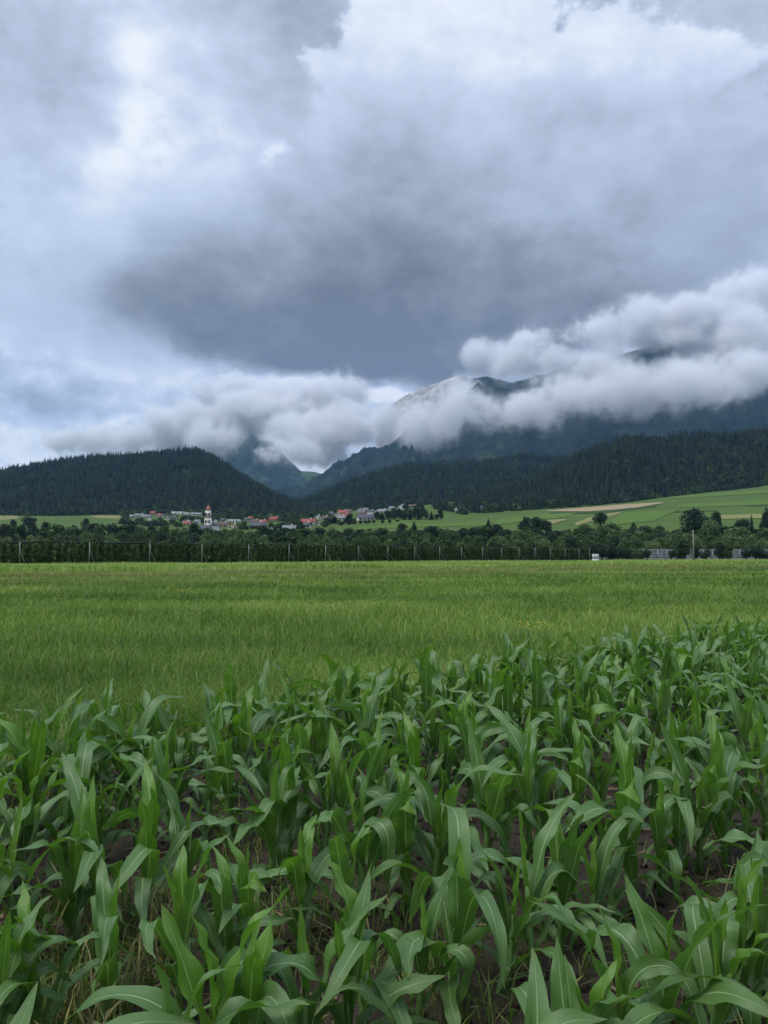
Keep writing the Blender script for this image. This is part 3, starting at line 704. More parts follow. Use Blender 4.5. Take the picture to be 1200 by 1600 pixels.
HS = [
 (206,810,6,3,'w','g','small white house at the outer tip of the village, beside the open meadow',1), (215,808,8,3,'w','g','white house with grey roof, second from the village tip by the meadow',1),
 (223,806.5,8,3,'w','d','white house with dark roof, third from the village tip by the meadow',0), (231,810,8,3,'w','g','white house on the lower terrace below the pink red-roofed one',1),
 (234,813,4,4,'w','d','narrow white house front half sunk in trees below the red-roofed one',0), (241,805.5,11,4,'c','r','cream house with red roof in the upper row near the village tip',1),
 (250,808,8,3,'w','r','red-roofed house just below the cream one in the upper row',1), (258,807,7,2.5,'w','d','little dark-roofed house between red roof and white terrace',1),
 (262,812,6,3,'w','d','small white house under the terrace block, on the tip side',0), (271,812,9,3,'w','d','white house under the terrace block, closer to the church',1),
 (273,804,9,4.5,'w','f','first white block of the flat-roofed terrace above the village',1), (283,804.5,9,5,'w','f','tall middle block of the flat-roofed white terrace',1), (293,805,9,4,'w','f','last white block of the flat-roofed terrace, towards the church',1),
 (303,806,8,3,'w','g','white row house between terrace block and church tower',1), (311,807,8,3.5,'w','g','white house directly beside the upper church tower',1),
 (292,817,12,3.5,'w','d','white gabled chalet with dark roof below the terrace',0), (293,822,10,2,'c','r','low red-roofed house right below the white chalet',1),
 (309,818.5,6,3,'w','g','small pale house half hidden in trees beside the church',1),
 (337,816,5,3,'w','b','small white house on the far side of the church tower',0), (348,816,6,3,'w','d','little white house between church and long white building',1),
 (365,816,19,4,'w','f','long low white building with flat roof beyond the church',1), (350,824,14,2.5,'c','b','tan-roofed low house in front of the long white building',1), (364,827,13,3,'c','r','red-roofed house with cream gable below the long white building',0),
 (386,815,8,3,'w','d','small white house with dark roof near the village centre',1), (393,813,10,3,'w','r','reddish-roofed house in the upper row of the village centre',1), (399,818,13,2.5,'c','b','brown-roofed house behind the large dark barn',1), (411,818.5,12,2.5,'w','r','red-roofed house behind the large dark barn',1),
 (403,826,24,2.5,'t','d','large dark barn with broad slate roof in the village centre',1), (431,815,18,3.5,'c','r','cream house with wide bright red roof standing apart',1), (424,830,5,3.5,'w','d','narrow white house below the large dark barn',0),
 (452,831,19,2.8,'t','g','weathered grey-roofed barn at the village front',1), (482,821,22,5,'w','r','big white farmhouse with long red roof',1), (498,820,7,4,'w','b','white side house next to the big red-roofed farmhouse',0),
 (497,811,9,3.5,'w','g','white gabled house behind the big red-roofed farmhouse',0), (480,825,10,3,'w','d','white house below the big red-roofed farmhouse',1), (509,813,9,3.5,'w','b','brown-roofed white house up from the farmhouse',1),
 (517,806.5,9,3,'w','d','white house with dark roof in the upper row beside the red cluster',1), (528,808,10,3,'w','r','red-roofed house at the start of the red cluster',0), (536,804,16,3,'w','r','wide red-roofed house topping the red cluster',1),
 (541,809,12,3,'w','r','red-roofed house in the middle of the red cluster',1), (534,813,13,3,'w','g','white house with pale roof below the red cluster',1), (545,801,8,2.5,'w','b','small brown-roofed house above the red cluster',1),
 (562,800,9,3,'w','r','white house with red roof in the top row, before the big dark roof',0), (571,799,8,3,'w','g','bright white house in the top row above the big dark roof',1), (566,806,11,3,'w','b','white house with brown roof right above the big dark roof',1),
 (571,814,24,3.5,'w','d','large white farmhouse with broad dark roof at the meadow head',1), (583,808,13,2.5,'w','g','grey-roofed shed behind the large dark-roofed farmhouse',1), (580,802.5,10,3,'w','d','white house behind the grey-roofed shed',1),
 (585,797,9,3,'w','r','red-roofed house at the top edge of the village',1), (598,803,15,4,'c','g','cream house with grey roof near the spruce row',1), (601,794,8,3,'w','r','small red-roofed house at the forest edge',1),
 (612,797,8,3.5,'w','g','white house behind the spruce row, next to the orange one',1), (617,793.5,8,4.5,'o','g','orange house near the forest edge',1), (626,797,10,5,'w','g','tall white house beside the orange one',0), (634,793,9,3.5,'w','g','white house with grey roof uphill of the tall white one',1),
 (642,794,8,3,'g','b','grey house at the upper end of the village row',1), (651,793,9,3,'t','b','brown timber house at the very end of the village row',1),
 (716,802,9,3,'w','g','lone white house at the corner of the forest above the meadow',1), (751,797.5,7,3,'w','d','small white house half swallowed by the forest edge',1), (802,792,6,3.5,'w','d','small white house in the forest edge below the big hill',0)]
for hx in HS: house(hx[0], hx[1], hx[2], hx[3], hx[4], hx[5], hx[6], bool(hx[7]), R.uniform(-0.25, 0.25))

def church():
    P = ground_hit(325, 830, 600); sc = P[1]/F
    e = empty('church', (P[0], P[1], P[2]-0.3)); tag(e, 'white church with red-domed tall tower rising over the village', 'church')
    topz = row_z(787, P[1], 325) - P[2] + 0.3; w2 = 9.4*sc/2; u = topz/100.0
    zs = row_z(801, P[1], 325)-P[2]+0.3; zb = row_z(797.5, P[1], 325)-P[2]+0.3
    m = MB(); m.box(-w2, w2, -w2, w2, 0, zs-4); link('tower_shaft', m.mesh('tower_shaft', M_WHITE), e)
    m = MB(); m.box(-w2*0.82, w2*0.82, -w2*0.82, w2*0.82, zs-4, zb); link('belfry', m.mesh('belfry', M_WHITE), e)
    for z in (zs-4.2, zs-11.0):
        m = MB(); m.box(-w2-0.35, w2+0.35, -w2-0.35, w2+0.35, z, z+0.7); link('cornice', m.mesh('cornice', M_RED), e)
    m = MB(); m.box(-w2*0.9, w2*0.9, -w2*0.9, w2*0.9, zb+0.002, zb+0.6); link('cornice', m.mesh('cornice', M_RED), e)
    win = MB(); win.box(-0.7, 0.7, -0.15, 0.15, 0, 2.6); wm = win.mesh('window', M_WIN)
    for xx, zz in ((-1.3, zs-2.8), (1.3, zs-2.8), (-1.4, zs-9), (1.4, zs-9), (0, zs-17)):
        o = link('window', wm, e); o.location = (xx, -(w2*0.82 if zz > zs-4 else w2), zz)
    dm = MB(); dm.box(-0.55, 0.55, 0, 0.2, 0, 0.01)
    ck = MB(); ck.lathe([(0.0, 0.0), (1.3, 0.0), (1.3, 0.2), (0, 0.2)], 16); o = link('clock_face', ck.mesh('clock_face', M_CREAM), e); o.rotation_euler = (math.pi/2, 0, 0); o.location = (0, -w2, zs-6.4)
    d = MB(); r = w2*0.95; hd = topz-zb
    d.lathe([(r, zb+0.6), (r*1.12, zb+hd*0.10), (r*1.05, zb+hd*0.20), (r*0.75, zb+hd*0.30), (r*0.52, zb+hd*0.36)], 12); link('dome', d.mesh('dome', M_RED, True), e)
    d = MB(); d.lathe([(r*0.5, zb+hd*0.36), (r*0.5, zb+hd*0.52)], 8); link('lantern', d.mesh('lantern', M_CREAM), e)
    d = MB(); d.lathe([(r*0.6, zb+hd*0.52), (r*0.55, zb+hd*0.60), (r*0.22, zb+hd*0.72), (0.12, zb+hd*0.97), (0.0, zb+hd)], 10); link('spire', d.mesh('spire', M_RED, True), e)
    # nave behind the tower and the low sacristy in front of it
    m = MB(); nh = 5.0; L = 12
    m.raw([(-6,5.5,0),(6,5.5,0),(6,5.5+L,0),(-6,5.5+L,0),(-6,5.5,nh),(6,5.5,nh),(6,5.5+L,nh),(-6,5.5+L,nh)], [(0,1,5,4),(1,2,6,5),(2,3,7,6),(3,0,4,7)])
    link('nave', m.mesh('nave', M_WHITE), e)
    m = MB(); m.raw([(-7,5.2,nh),(7,5.2,nh),(0,5.2,nh+5),(-7,6+L,nh),(7,6+L,nh),(0,6+L,nh+5)], [(0,2,5,3),(1,4,5,2)], [(0,1,2),(3,5,4)]); link('roof', m.mesh('roof', M_DARK), e)
church()
house(322, 831.5, 15, 4.0, 'w', 'd', 'white dark-roofed house right at the foot of the church tower', True, 0.1)
WOOD = []
HB = [(q[0], q[2]/2, q[1], q[1]-q[3]) for q in HS] + [(325, 6, 819, 790), (322, 8, 831.5, 827)]
def covers(px, wp, top, base): return any(abs(px-hx) < hw+wp*0.42 and base > hb and top < hb-1.2 for hx, hw, hb, ht in HB)
k = 0
for i in range(2600):   # trees between and below the houses
    px = R.uniform(190, 660); u = np.interp(px, [190, 300, 330, 470, 560, 660], [804, 803, 805, 806, 800, 790]); lo = np.interp(px, [190, 300, 430, 500, 600, 660], [822, 826, 832, 826, 812, 806])
    bs = R.uniform(u, lo); wp = R.uniform(8, 17); top = bs - R.uniform(7, 12)
    if covers(px, wp, top, bs): continue
    k += 1
    if k > 330: break
    if k <= 40: tree(R.choice(['round_dark', 'round', 'conifer', 'round_dark', 'tall_dark']), px, top, wp, base=bs, where=VILL, group='trees between the village houses')
    else:
        G0 = ground_hit(px, bs); hh = row_z(top, G0[1], px)-G0[2]; WOOD.append((*G0, hh, wp*G0[1]/F))
for i in range(14):   # dark trees on the forest edge behind the village
    px = R.uniform(330, 640); top = np.interp(px, [330, 470, 560, 640], [802, 804, 795, 786]) + R.uniform(-3, 5)
    tree(R.choice(['round_dark', 'round', 'conifer']), px, top, R.uniform(9, 15), base=top+R.uniform(8, 10), where='behind the village houses', group='trees behind the village')

if True:
    Wd = np.array(WOOD); n = len(Wd); me = bpy.data.meshes.new('village_trees'); me.vertices.add(n); me.vertices.foreach_set('co', Wd[:, :3].astype(np.float32).ravel())
    a = me.attributes.new('pick', 'INT', 'POINT'); a.data.foreach_set('value', RNG.choice([6, 7, 8, 8], n).astype(np.int32))
    a = me.attributes.new('scl', 'FLOAT_VECTOR', 'POINT'); a.data.foreach_set('vector', np.stack([Wd[:, 4]*1.3, Wd[:, 4]*1.3, Wd[:, 3]], 1).astype(np.float32).ravel())
    a = me.attributes.new('rot', 'FLOAT_VECTOR', 'POINT'); a.data.foreach_set('vector', np.stack([np.zeros(n), np.zeros(n), RNG.random(n)*6.28], 1).astype(np.float32).ravel())
    o = link('village_trees', me, label='dense dark garden trees merging into one mass around the village houses', cat='trees', kind='stuff'); o.modifiers.new('trees', 'NODES').node_group = NG

def ordinal(n):
    w_ = ['', 'first', 'second', 'third', 'fourth', 'fifth', 'sixth', 'seventh', 'eighth', 'ninth', 'tenth', 'eleventh', 'twelfth']
    if n <= 12: return w_[n]
    return str(n) + ({1: 'st', 2: 'nd', 3: 'rd'}.get(n % 10, 'th') if n % 100 not in (11, 12, 13) else 'th')
cnt = {}
for px, kind, e, where, group in sorted(TREES, key=lambda t: t[0]):
    if px < -14: n = None
    else: cnt[(kind, where)] = cnt.get((kind, where), 0) + 1; n = cnt[(kind, where)]
    c, k = WORDS[kind]
    nout = sum(1 for t in TREES if t[0] < -14 and t[1] == kind and t[0] > px)
    place = f'{ordinal(n)} from left' if n else f'{ordinal(nout+1)} beyond the left edge'
    tag(e, f'{c} {k} {where}, {place}', 'bush' if 'bush' in kind else 'tree', group)

# ------------------------------------------------------------------ barrier wall, pole and tank beyond the meadow
M_CONC = plain('grey_concrete', (0.20, 0.21, 0.23), 0.85, 0.2, 0.15, 0.6)
M_STEEL = plain('galvanised_steel', (0.42, 0.43, 0.44), 0.45, 0.5, 0.15, 3)
def barrier():
    YB = 350.0; x0 = at(900, 869, YB)[0]; e = empty('barrier_wall', (x0, YB, 0)); tag(e, 'long grey panelled noise barrier wall behind the shrubs', 'wall')
    pm = MB(); hh = 4.35
    for r in range(4): pm.box(0.12, 3.88, -0.06-0.012*(r % 2), 0.06, 0.004+r*hh/4, (r+1)*hh/4-0.05)
    pme = pm.mesh('panel', M_CONC)
    sm = MB(); sm.box(-0.115, 0.115, -0.14, 0.14, 0, hh+0.12); sme = sm.mesh('post', M_STEEL)
    n = 28
    for i in range(n+1):
        o = link('post', sme, e); o.location = (i*4.0, 0, 0)
        if i < n: o = link('panel', pme, e); o.location = (i*4.0, 0, 0)
    cm = MB(); cm.box(-0.2, n*4.0+0.2, -0.2, 0.2, hh+0.125, hh+0.32); link('coping', cm.mesh('coping', M_GREYW), e)
barrier()
def pole():
    Yp = 232.0; P = at(1084, 879, Yp); top = row_z(828, Yp, 1084)
    e = empty('utility_pole', (P[0], Yp, 0)); tag(e, 'grey wooden utility pole standing before the barrier wall', 'pole')
    m = MB(); m.tube([(0,0,-0.3), (0,0,top*0.5), (0.03,0,top)], [0.17, 0.14, 0.11], 10); link('shaft', m.mesh('shaft', plain('weathered_wood', (0.30, 0.28, 0.25), 0.85, 0.15, 0.25, 2)), e)
    m = MB(); m.tube([(-0.1,0,top-0.5), (-0.32,0,top-0.5), (-0.32,0,top-0.2)], [0.03, 0.03, 0.05], 6); link('insulator', m.mesh('insulator', M_WHITE), e)
    m = MB(); m.lathe([(0.115, top), (0.13, top+0.02), (0.0, top+0.12)], 10, 0.03); link('cap', m.mesh('cap', M_DARK), e)
pole()
def tank():
    Yt = 232.0; P = at(930.5, 879, Yt); e = empty('water_tank', (P[0], Yt, 0), 0.2); tag(e, 'white plastic water tank in a cage at the orchard end', 'tank')
    m = MB(); m.box(-0.75, 0.75, -0.6, 0.6, 1.02, 2.35); link('container', m.mesh('container', plain('white_plastic', (0.72, 0.75, 0.78), 0.4, 0.4, 0.06, 2)), e)
    m = MB()
    for z in (1.05, 1.38, 1.70, 2.02, 2.32): m.box(-0.78, 0.78, -0.64, 0.64, z, z+0.03)
    for k in range(6):
        xx = -0.76+k*0.298; m.box(xx, xx+0.03, -0.655, -0.632, 0.92, 2.38)
    link('cage', m.mesh('cage', M_STEEL), e)
    m = MB(); m.box(-0.72, 0.72, -0.6, 0.6, 0.02, 0.85); link('pallet', m.mesh('pallet', M_WHITE), e)
    m = MB(); m.lathe([(0.12, 2.36), (0.12, 2.43), (0.0, 2.43)], 10); link('lid', m.mesh('lid', M_DARK), e)
tank()

# ------------------------------------------------------------------ orchard row with posts, wires and rolled net
def orchard_y(x): return 197.0 + 1.0*x
APPLE = []
if True:
    for k in range(6):
        rng = np.random.default_rng(900+k); lobes = []
        for i in range(20):
            t = (i+rng.random())/20; a = rng.random()*6.28; rr = 0.42*rng.random()*(1-0.4*t); q = 0.34+0.22*rng.random()-0.20*t
            lobes.append((rr*math.cos(a), rr*math.sin(a), 0.35+3.65*t, q, q, 0.30+0.16*rng.random()))
        lobes.append((0,0,4.15,0.16,0.16,0.45))
        P, Nn, lt = crown_points(lobes, 1300, rng, 0.3); V, Q = leaf_cards(P, Nn, 0.27, rng)
        cr = mesh_from('crown', V, [Q], M_APPLE, False, np.repeat(0.45*rng.random(len(P))+0.85*lt-0.15, 4))
        mb = MB(); mb.tube([(0,0,-0.1),(0.03,0,1.2),(0,0.03,3.6)], [0.06,0.05,0.02], 6)
        for i in range(5): mb.tube([(0,0,0.6+0.6*i), lobes[3*i+1][:3]], [0.025, 0.01], 4)
        APPLE.append((mb.mesh('trunk', M_BARK), cr))
    tt = np.arange(-64.6, 69.5, 0.92); n_in = 0; back_V = []; back_Q = []; nb = 0
    for x in tt:
        y = orchard_y(x); vis = (600 + F*x/y) > -4
        e = empty('apple_tree', (x+R.uniform(-0.1, 0.1), y+R.uniform(-0.12, 0.12), 0), R.random()*6.28)
        trm, crm = R.choice(APPLE); s = R.uniform(0.90, 1.12)
        for nm, me in (('trunk', trm), ('crown', crm)):
            o = link(nm, me, e); o.scale = (s, s, s*R.uniform(0.97, 1.03))
        if vis: n_in += 1
        tag(e, f'slim apple tree in the orchard front row, {ordinal(n_in)} from the left edge' if vis else 'slim apple tree at the orchard front, beyond the left edge', 'tree', 'apple trees of the orchard front row')
    # rows standing behind the front one
    src = [np.array([v.co[:] for v in crm.vertices]) for _, crm in APPLE[:3]]
    for rowk in range(1, 4):
        for x in np.arange(-74-rowk*2, 67, 1.7):
            P0 = np.array([x-1.9*rowk, orchard_y(x)+2.2*rowk, 0]); v = src[R.randrange(3)].reshape(-1, 4, 3)
            v = v[R.randrange(4)::4].reshape(-1, 3)*np.array([1.3, 1.3, 1.0])
            back_V.append(v+P0); back_Q.append(np.arange(len(v)).reshape(-1, 4)+nb); nb += len(v)
    V = np.concatenate(back_V)
    link('orchard_trees', mesh_from('orchard_trees', V, [np.concatenate(back_Q)], M_APPLE, False, RNG.random(len(V))), label='dark apple trees in the rows behind the orchard front row', cat='trees', kind='stuff')
    M_POST = plain('concrete_post', (0.30, 0.30, 0.28), 0.85, 0.2, 0.15, 2)
    M_CAP = plain('black_cap', (0.02, 0.02, 0.02), 0.6, 0.3); M_WIRE = plain('steel_cable', (0.22, 0.22, 0.20), 0.5, 0.4)
    pxs = [27.5, 136, 230, 311, 384, 447, 504, 555, 601, 643, 682, 716, 749, 779, 806, 831, 855, 878, 900, 916]
    m = MB(); m.tube([(0,0,-0.2),(0,0,4.25)], [0.05, 0.045], 10); me_post = m.mesh('shaft', M_POST)
    m = MB(); m.lathe([(0.07, 4.2), (0.08, 4.38), (0.04, 4.44), (0.0, 4.44)], 10); me_cap = m.mesh('cap', M_CAP)
    m = MB(); m.tube([(0.05,-0.05,4.3), (0.25,-0.25,2.6), (0.9,-0.9,1.3), (1.7,-1.7,0.05)], [0.022]*4, 5); me_wire = m.mesh('anchor_cable', M_WIRE)
    for i, p in enumerate(pxs):
        r = (p-600)/F; y = 197.0/(1-r)*1.0; x = r*y
        e = empty('orchard_post', (x+0.75, y-0.75, 0), 0.1); tag(e, f'pale concrete orchard post with anchor cable, {ordinal(i+1)} from the left edge', 'post', 'end posts of the orchard')
        link('shaft', me_post, e); link('cap', me_cap, e); link('anchor_cable', me_wire, e)
    m = MB(); pts = []; rr = []
    for i, x in enumerate(np.arange(-72, 68.5, 1.0)):
        pts.append((x-0.3, orchard_y(x)+0.3, 4.12+0.10*math.sin(i*0.55)+R.uniform(-0.06, 0.06))); rr.append(0.14+R.uniform(-0.06, 0.08))
    m.tube(pts, rr, 6)
    link('hail_net', m.mesh('hail_net', plain('black_net', (0.035, 0.036, 0.042), 0.8, 0.1, 0.3, 2)), label='dark rolled hail net running along the top of the orchard', cat='net')

# ------------------------------------------------------------------ meadow grass
def corn_edge(x): return 7.95 + 0.90*x            # far edge of the maize
def meadow_edge(x): return 108 + 0.80*x           # far edge of the meadow
M_BLADE = M_GRASS
def blades(name, x, y, z, h, wd, lean, tint, dry, mat, **kw):
    n = len(x); az = RNG.random(n)*6.283; fa = RNG.random(n)*6.283
    sx, sy = np.cos(fa)*wd*0.5, np.sin(fa)*wd*0.5; lx, ly = np.cos(az)*lean*h, np.sin(az)*lean*h
    V = np.empty((n, 5, 3)); zz = z
    V[:, 0] = np.stack([x-sx, y-sy, zz-0.02], 1); V[:, 1] = np.stack([x+sx, y+sy, zz-0.02], 1)
    mx_, my_ = x+lx*0.3, y+ly*0.3
    V[:, 2] = np.stack([mx_+sx*0.8, my_+sy*0.8, zz+h*0.6], 1); V[:, 3] = np.stack([mx_-sx*0.8, my_-sy*0.8, zz+h*0.6], 1)
    V[:, 4] = np.stack([x+lx, y+ly, zz+h*(1-0.25*lean)], 1)
    b = np.arange(n)[:, None]*5
    Q = b+np.array([[0, 1, 2, 3]]); T = b+np.array([[3, 2, 4]])
    me = mesh_from(name, V.reshape(-1, 3), [Q, T], mat, False, attrs={'tint': np.repeat(tint, 5), 'dry': np.repeat(dry, 5)})
    return link(name, me, kind='stuff', **kw)
def scatter(n, y0, y1, power):
    """points over the fan in front of the camera, denser close by"""
    q = RNG.random(n); y = (y0**(1-power)+(y1**(1-power)-y0**(1-power))*q)**(1/(1-power)); x = (RNG.random(n)*2-1)*(0.56*y+1.5)
    return x, y
if True:
    xs, ysn = [], []
    for n, a, b, p in ((170000, 4.2, 26, 1.35), (120000, 22, 75, 1.3), (75000, 65, 215, 1.2)):
        x, y = scatter(n, a, b, p); k = (y > corn_edge(x)+0.15) & (y < meadow_edge(x)); xs.append(x[k]); ysn.append(y[k])
    x = np.concatenate(xs); y = np.concatenate(ysn); n = len(x)
    big = fbm(x/7, y/7, 3, 77); mid = fbm(x/1.7, y/1.7, 2, 31)
    h = (0.24+0.16*RNG.random(n)+0.16*(big-0.5)+0.12*(mid-0.5))*np.clip(0.9+y/200, 0.9, 1.15)
    h *= 1-0.45*np.clip((y-(meadow_edge(x)-30))/30, 0, 1)
    wd = np.maximum(0.0065, y*0.00070)*(0.5+1.2*RNG.random(n)**1.5)
    edge_y = np.exp(-np.maximum(y-corn_edge(x), 0)/3.0)*0.22
    tint = np.clip(edge_y+0.02+0.95*RNG.random(n)**1.4+0.6*(mid-0.5), 0, 1)
    far = np.clip((y-(meadow_edge(x)-62))/40, 0, 1)
    dry = np.where(RNG.random(n) < 0.03+0.75*far, 0.35+0.45*RNG.random(n), 0.0)
    strip = np.exp(-((y-corn_edge(x)-0.8)/0.9)**2)*(fbm(x/1.2, y/1.2, 2, 91) > 0.52)
    dry = np.maximum(dry, np.where(RNG.random(n) < 0.35*strip, 0.5, 0))
    for tx, ty in ((at(968, 992, 11.5)[0], 11.6), (at(737, 1020, 9.4)[0], 9.5)):
        near = np.hypot(x-tx, y-ty) < 0.35; dry = np.where(near, 0.75, dry); h = np.where(near, h*1.35, h)
    blades('meadow_grass', x, y, np.zeros(n), h, wd, 0.25+0.75*RNG.random(n), tint, dry, M_BLADE, label='tall green meadow grass between maize and orchard', cat='grass')
    x, y = scatter(170000, 70, 330, 1.15); k = (y > meadow_edge(x)) & (y < orchard_y(x)-0.8) & (y < 345); k2 = (y > meadow_edge(x)+6) | (RNG.random(len(x)) < 0.4)
    k &= k2; x, y = x[k], y[k]; n = len(x)
    blades('margin_grass', x, y, np.zeros(n), 0.45+0.65*RNG.random(n)*fbm(x/9, y/9, 2, 4), y*0.0008*(0.7+0.7*RNG.random(n)), 0.3+0.4*RNG.random(n), 0.80+0.4*RNG.random(n), np.where(RNG.random(n) < 0.12, 0.4, 0.0), M_BLADE, label='lighter unmown grass strip in front of the orchard', cat='grass')
    # pale stems with seed heads
    # clumps of yellow wildflowers
    M_YEL = plain('yellow_petals', (0.75, 0.58, 0.03), 0.6, 0.3, 0.15, 20); M_STEM = plain('flower_stem', (0.07, 0.14, 0.03), 0.6, 0.3)
    FL = [(95,931,0.50,'far out beyond the dark grass patch'), (268,917,0.5,'in front of the orchard, first of three in line'), (286,921,0.5,'in front of the orchard, second of three in line'), (302,922,0.5,'in front of the orchard, last of three in line'), (815,973,0.5,'nearest the maize, upper part of the cluster'), (823,977,0.5,'nearest the maize, middle of the cluster'), (835,976,0.45,'nearest the maize, trailing towards the dry tuft'), (955,887,0.6,'at the far meadow edge near the white tank')]
    for px, py, hh, wh in FL:
        d = ray(px, py); Yd = (CAM_H-hh)/(-d[2]/d[1]); P = at(px, py, Yd); e = empty('wildflower_clump', (P[0], Yd, 0)); tag(e, f'yellow wildflowers in the meadow, {wh}', 'flowers', 'yellow wildflower clumps')
        s = max(0.012, Yd*0.0006)
        for k in range(9):
            a, b = R.uniform(-1, 1)*0.22*max(1, Yd/25), R.uniform(-1, 1)*0.3; hz = hh*R.uniform(0.85, 1.1)
            m = MB(); m.tube([(a,b,0),(a+0.02,b,hz*0.5),(a,b+0.01,hz)], [s*0.25]*3, 4); link('stem', m.mesh('stem', M_STEM), e)
            m = MB(); m.lathe([(0.0, hz-0.005), (s*1.3, hz+s*0.2), (s*1.1, hz+s*0.5), (0, hz+s*0.35)], 7, a, b); link('blossom', m.mesh('blossom', M_YEL), e)

# ------------------------------------------------------------------ maize field: soil, clods, weeds
RD = Vector((1.0, 0.90, 0)).normalized(); RN = Vector((RD.y, -RD.x, 0))      # row direction and its normal (towards the camera)
def soil():
    gx, gy = np.meshgrid(np.arange(-4.2, 9.3, 0.055), np.arange(1.2, 16.5, 0.055))
    inside = gy < corn_edge(gx)+0.45
    q = (gx*RN.x+gy*RN.y)/0.72*2*math.pi
    z = 0.012+0.022*(1+np.cos(q))*0.5+0.06*(fbm(gx*3, gy*3, 4, 12)-0.35)*0.9+0.03*fbm(gx*11, gy*11, 2, 5); z = np.maximum(z, 0.006)
    z *= np.clip((corn_edge(gx)+0.45-gy)/0.4, 0.02, 1)
    F4 = grid_faces(*gx.shape); ok = inside.ravel()[F4].all(1)
    V = np.stack([gx, gy, z], -1).reshape(-1, 3); F4 = F4[ok]; used = np.unique(F4); mp = np.zeros(len(V), int); mp[used] = np.arange(len(used))
    link('soil', mesh_from('soil', V[used], [mp[F4]], M_SOIL, True), kind='structure')
def in_field(x, y): return y < corn_edge(x)+0.1
def soil_z(x, y):
    q = (x*RN.x+y*RN.y)/0.72*2*math.pi
    return np.maximum(0.006, 0.012+0.022*(1+np.cos(q))*0.5+0.06*(fbm(x*3, y*3, 4, 12)-0.35)*0.9+0.03*fbm(x*11, y*11, 2, 5))
if True:
    soil()
    # clods and pebbles
    x, y = scatter(9000, 1.9, 14, 1.5); k = in_field(x, y); x, y = x[k], y[k]; n = len(x); s = 0.006+0.022*RNG.random(n)**2.5
    o8 = np.array([(1,0,0),(0,1,0),(-1,0,0),(0,-1,0),(0,0,1),(0,0,-1)], float); f8 = np.array([(0,1,4),(1,2,4),(2,3,4),(3,0,4),(1,0,5),(2,1,5),(3,2,5),(0,3,5)])
    V = (o8[None]*(0.7+0.6*RNG.random((n, 6, 1)))*s[:, None, None]+RNG.normal(size=(n, 6, 3))*s[:, None, None]*0.15)+np.stack([x, y, soil_z(x, y)+s*0.2], 1)[:, None]
    link('soil_clods', mesh_from('soil_clods', V.reshape(-1, 3), [(f8[None]+np.arange(n)[:, None, None]*6).reshape(-1, 3)], M_CLOD), label='brown soil clods and crumbs between the maize plants', cat='soil', kind='stuff')
    # straw bits lying about
    n = 2600; x, y = scatter(n, 1.9, 10, 1.5); k = in_field(x, y); x, y = x[k], y[k]; n = len(x); a = RNG.random(n)*6.28; L = 0.012+0.06*RNG.random(n)**2; wv = 0.0010+0.0012*RNG.random(n)
    c, s_ = np.cos(a), np.sin(a); z = soil_z(x, y)+0.012
    V = np.stack([np.stack([x-c*L+s_*wv, y-s_*L-c*wv, z], 1), np.stack([x-c*L-s_*wv, y-s_*L+c*wv, z+0.004], 1), np.stack([x+c*L-s_*wv, y+s_*L+c*wv, z+0.01+0.02*RNG.random(n)], 1), np.stack([x+c*L+s_*wv, y+s_*L-c*wv, z+0.006], 1)], 1)
    link('straw_litter', mesh_from('straw_litter', V.reshape(-1, 3), [np.arange(4*n).reshape(n, 4)], M_STRAWBIT), label='dry straw litter scattered on the maize field soil', cat='straw', kind='stuff')
    # weeds, thick at the lower left of the field
    x, y = scatter(60000, 1.9, 8.5, 1.6); dens = np.clip(1.25-(x+1.6)*0.50-(y-2.6)*0.22, 0.08, 1)*(fbm(x*1.6, y*1.6, 3, 66) > 0.40)
    edge = np.exp(-((corn_edge(x)-y)/0.6)**2)
    k = in_field(x, y) & (RNG.random(len(x)) < np.maximum(dens*0.95, 0.4*edge)+0.10*(y < 3.6)); x, y = x[k], y[k]; n = len(x)
    blades('field_weeds', x, y, soil_z(x, y), (0.05+0.20*RNG.random(n)**1.6), 0.004+0.005*RNG.random(n), 0.4+0.7*RNG.random(n), 0.1+0.55*RNG.random(n), np.where(RNG.random(n) < 0.33, 0.5+0.4*RNG.random(n), 0.05), M_BLADE, label='low grassy weeds and dry stalks growing between the front maize plants', cat='weeds')
    # dry seed spikes of weed grass
    x, y = scatter(1500, 2.0, 6, 1.6); k = in_field(x, y) & (RNG.random(len(x)) < np.clip(1.0-(x+1.6)*0.36-(y-2.6)*0.22, 0.14, 1)*0.5); x, y = x[k], y[k]; n = len(x)
    VV, QQ, c0 = [], [], 0
    for i in range(n):
        h = R.uniform(0.12, 0.30); a = R.random()*6.28; ln = R.uniform(0.1, 0.5); z0 = float(soil_z(x[i], y[i]))
        P = [np.array([x[i]+math.cos(a)*h*ln*t*t, y[i]+math.sin(a)*h*ln*t*t, z0+h*(t-0.28*ln*t**3)]) for t in (0, 0.45, 0.62, 0.8, 1.0)]
        mb = MB(); mb.tube(P, [0.0012, 0.0012, 0.0042, 0.0045, 0.001], 5, False); VV.append(np.concatenate(mb.v)); QQ.append(np.array(mb.q)+c0); c0 += len(VV[-1])
    link('dry_seed_heads', mesh_from('dry_seed_heads', np.concatenate(VV), [np.concatenate(QQ)], M_DRYHEAD), label='pale dry grass seed heads poking up at the field front', cat='weeds', kind='stuff')

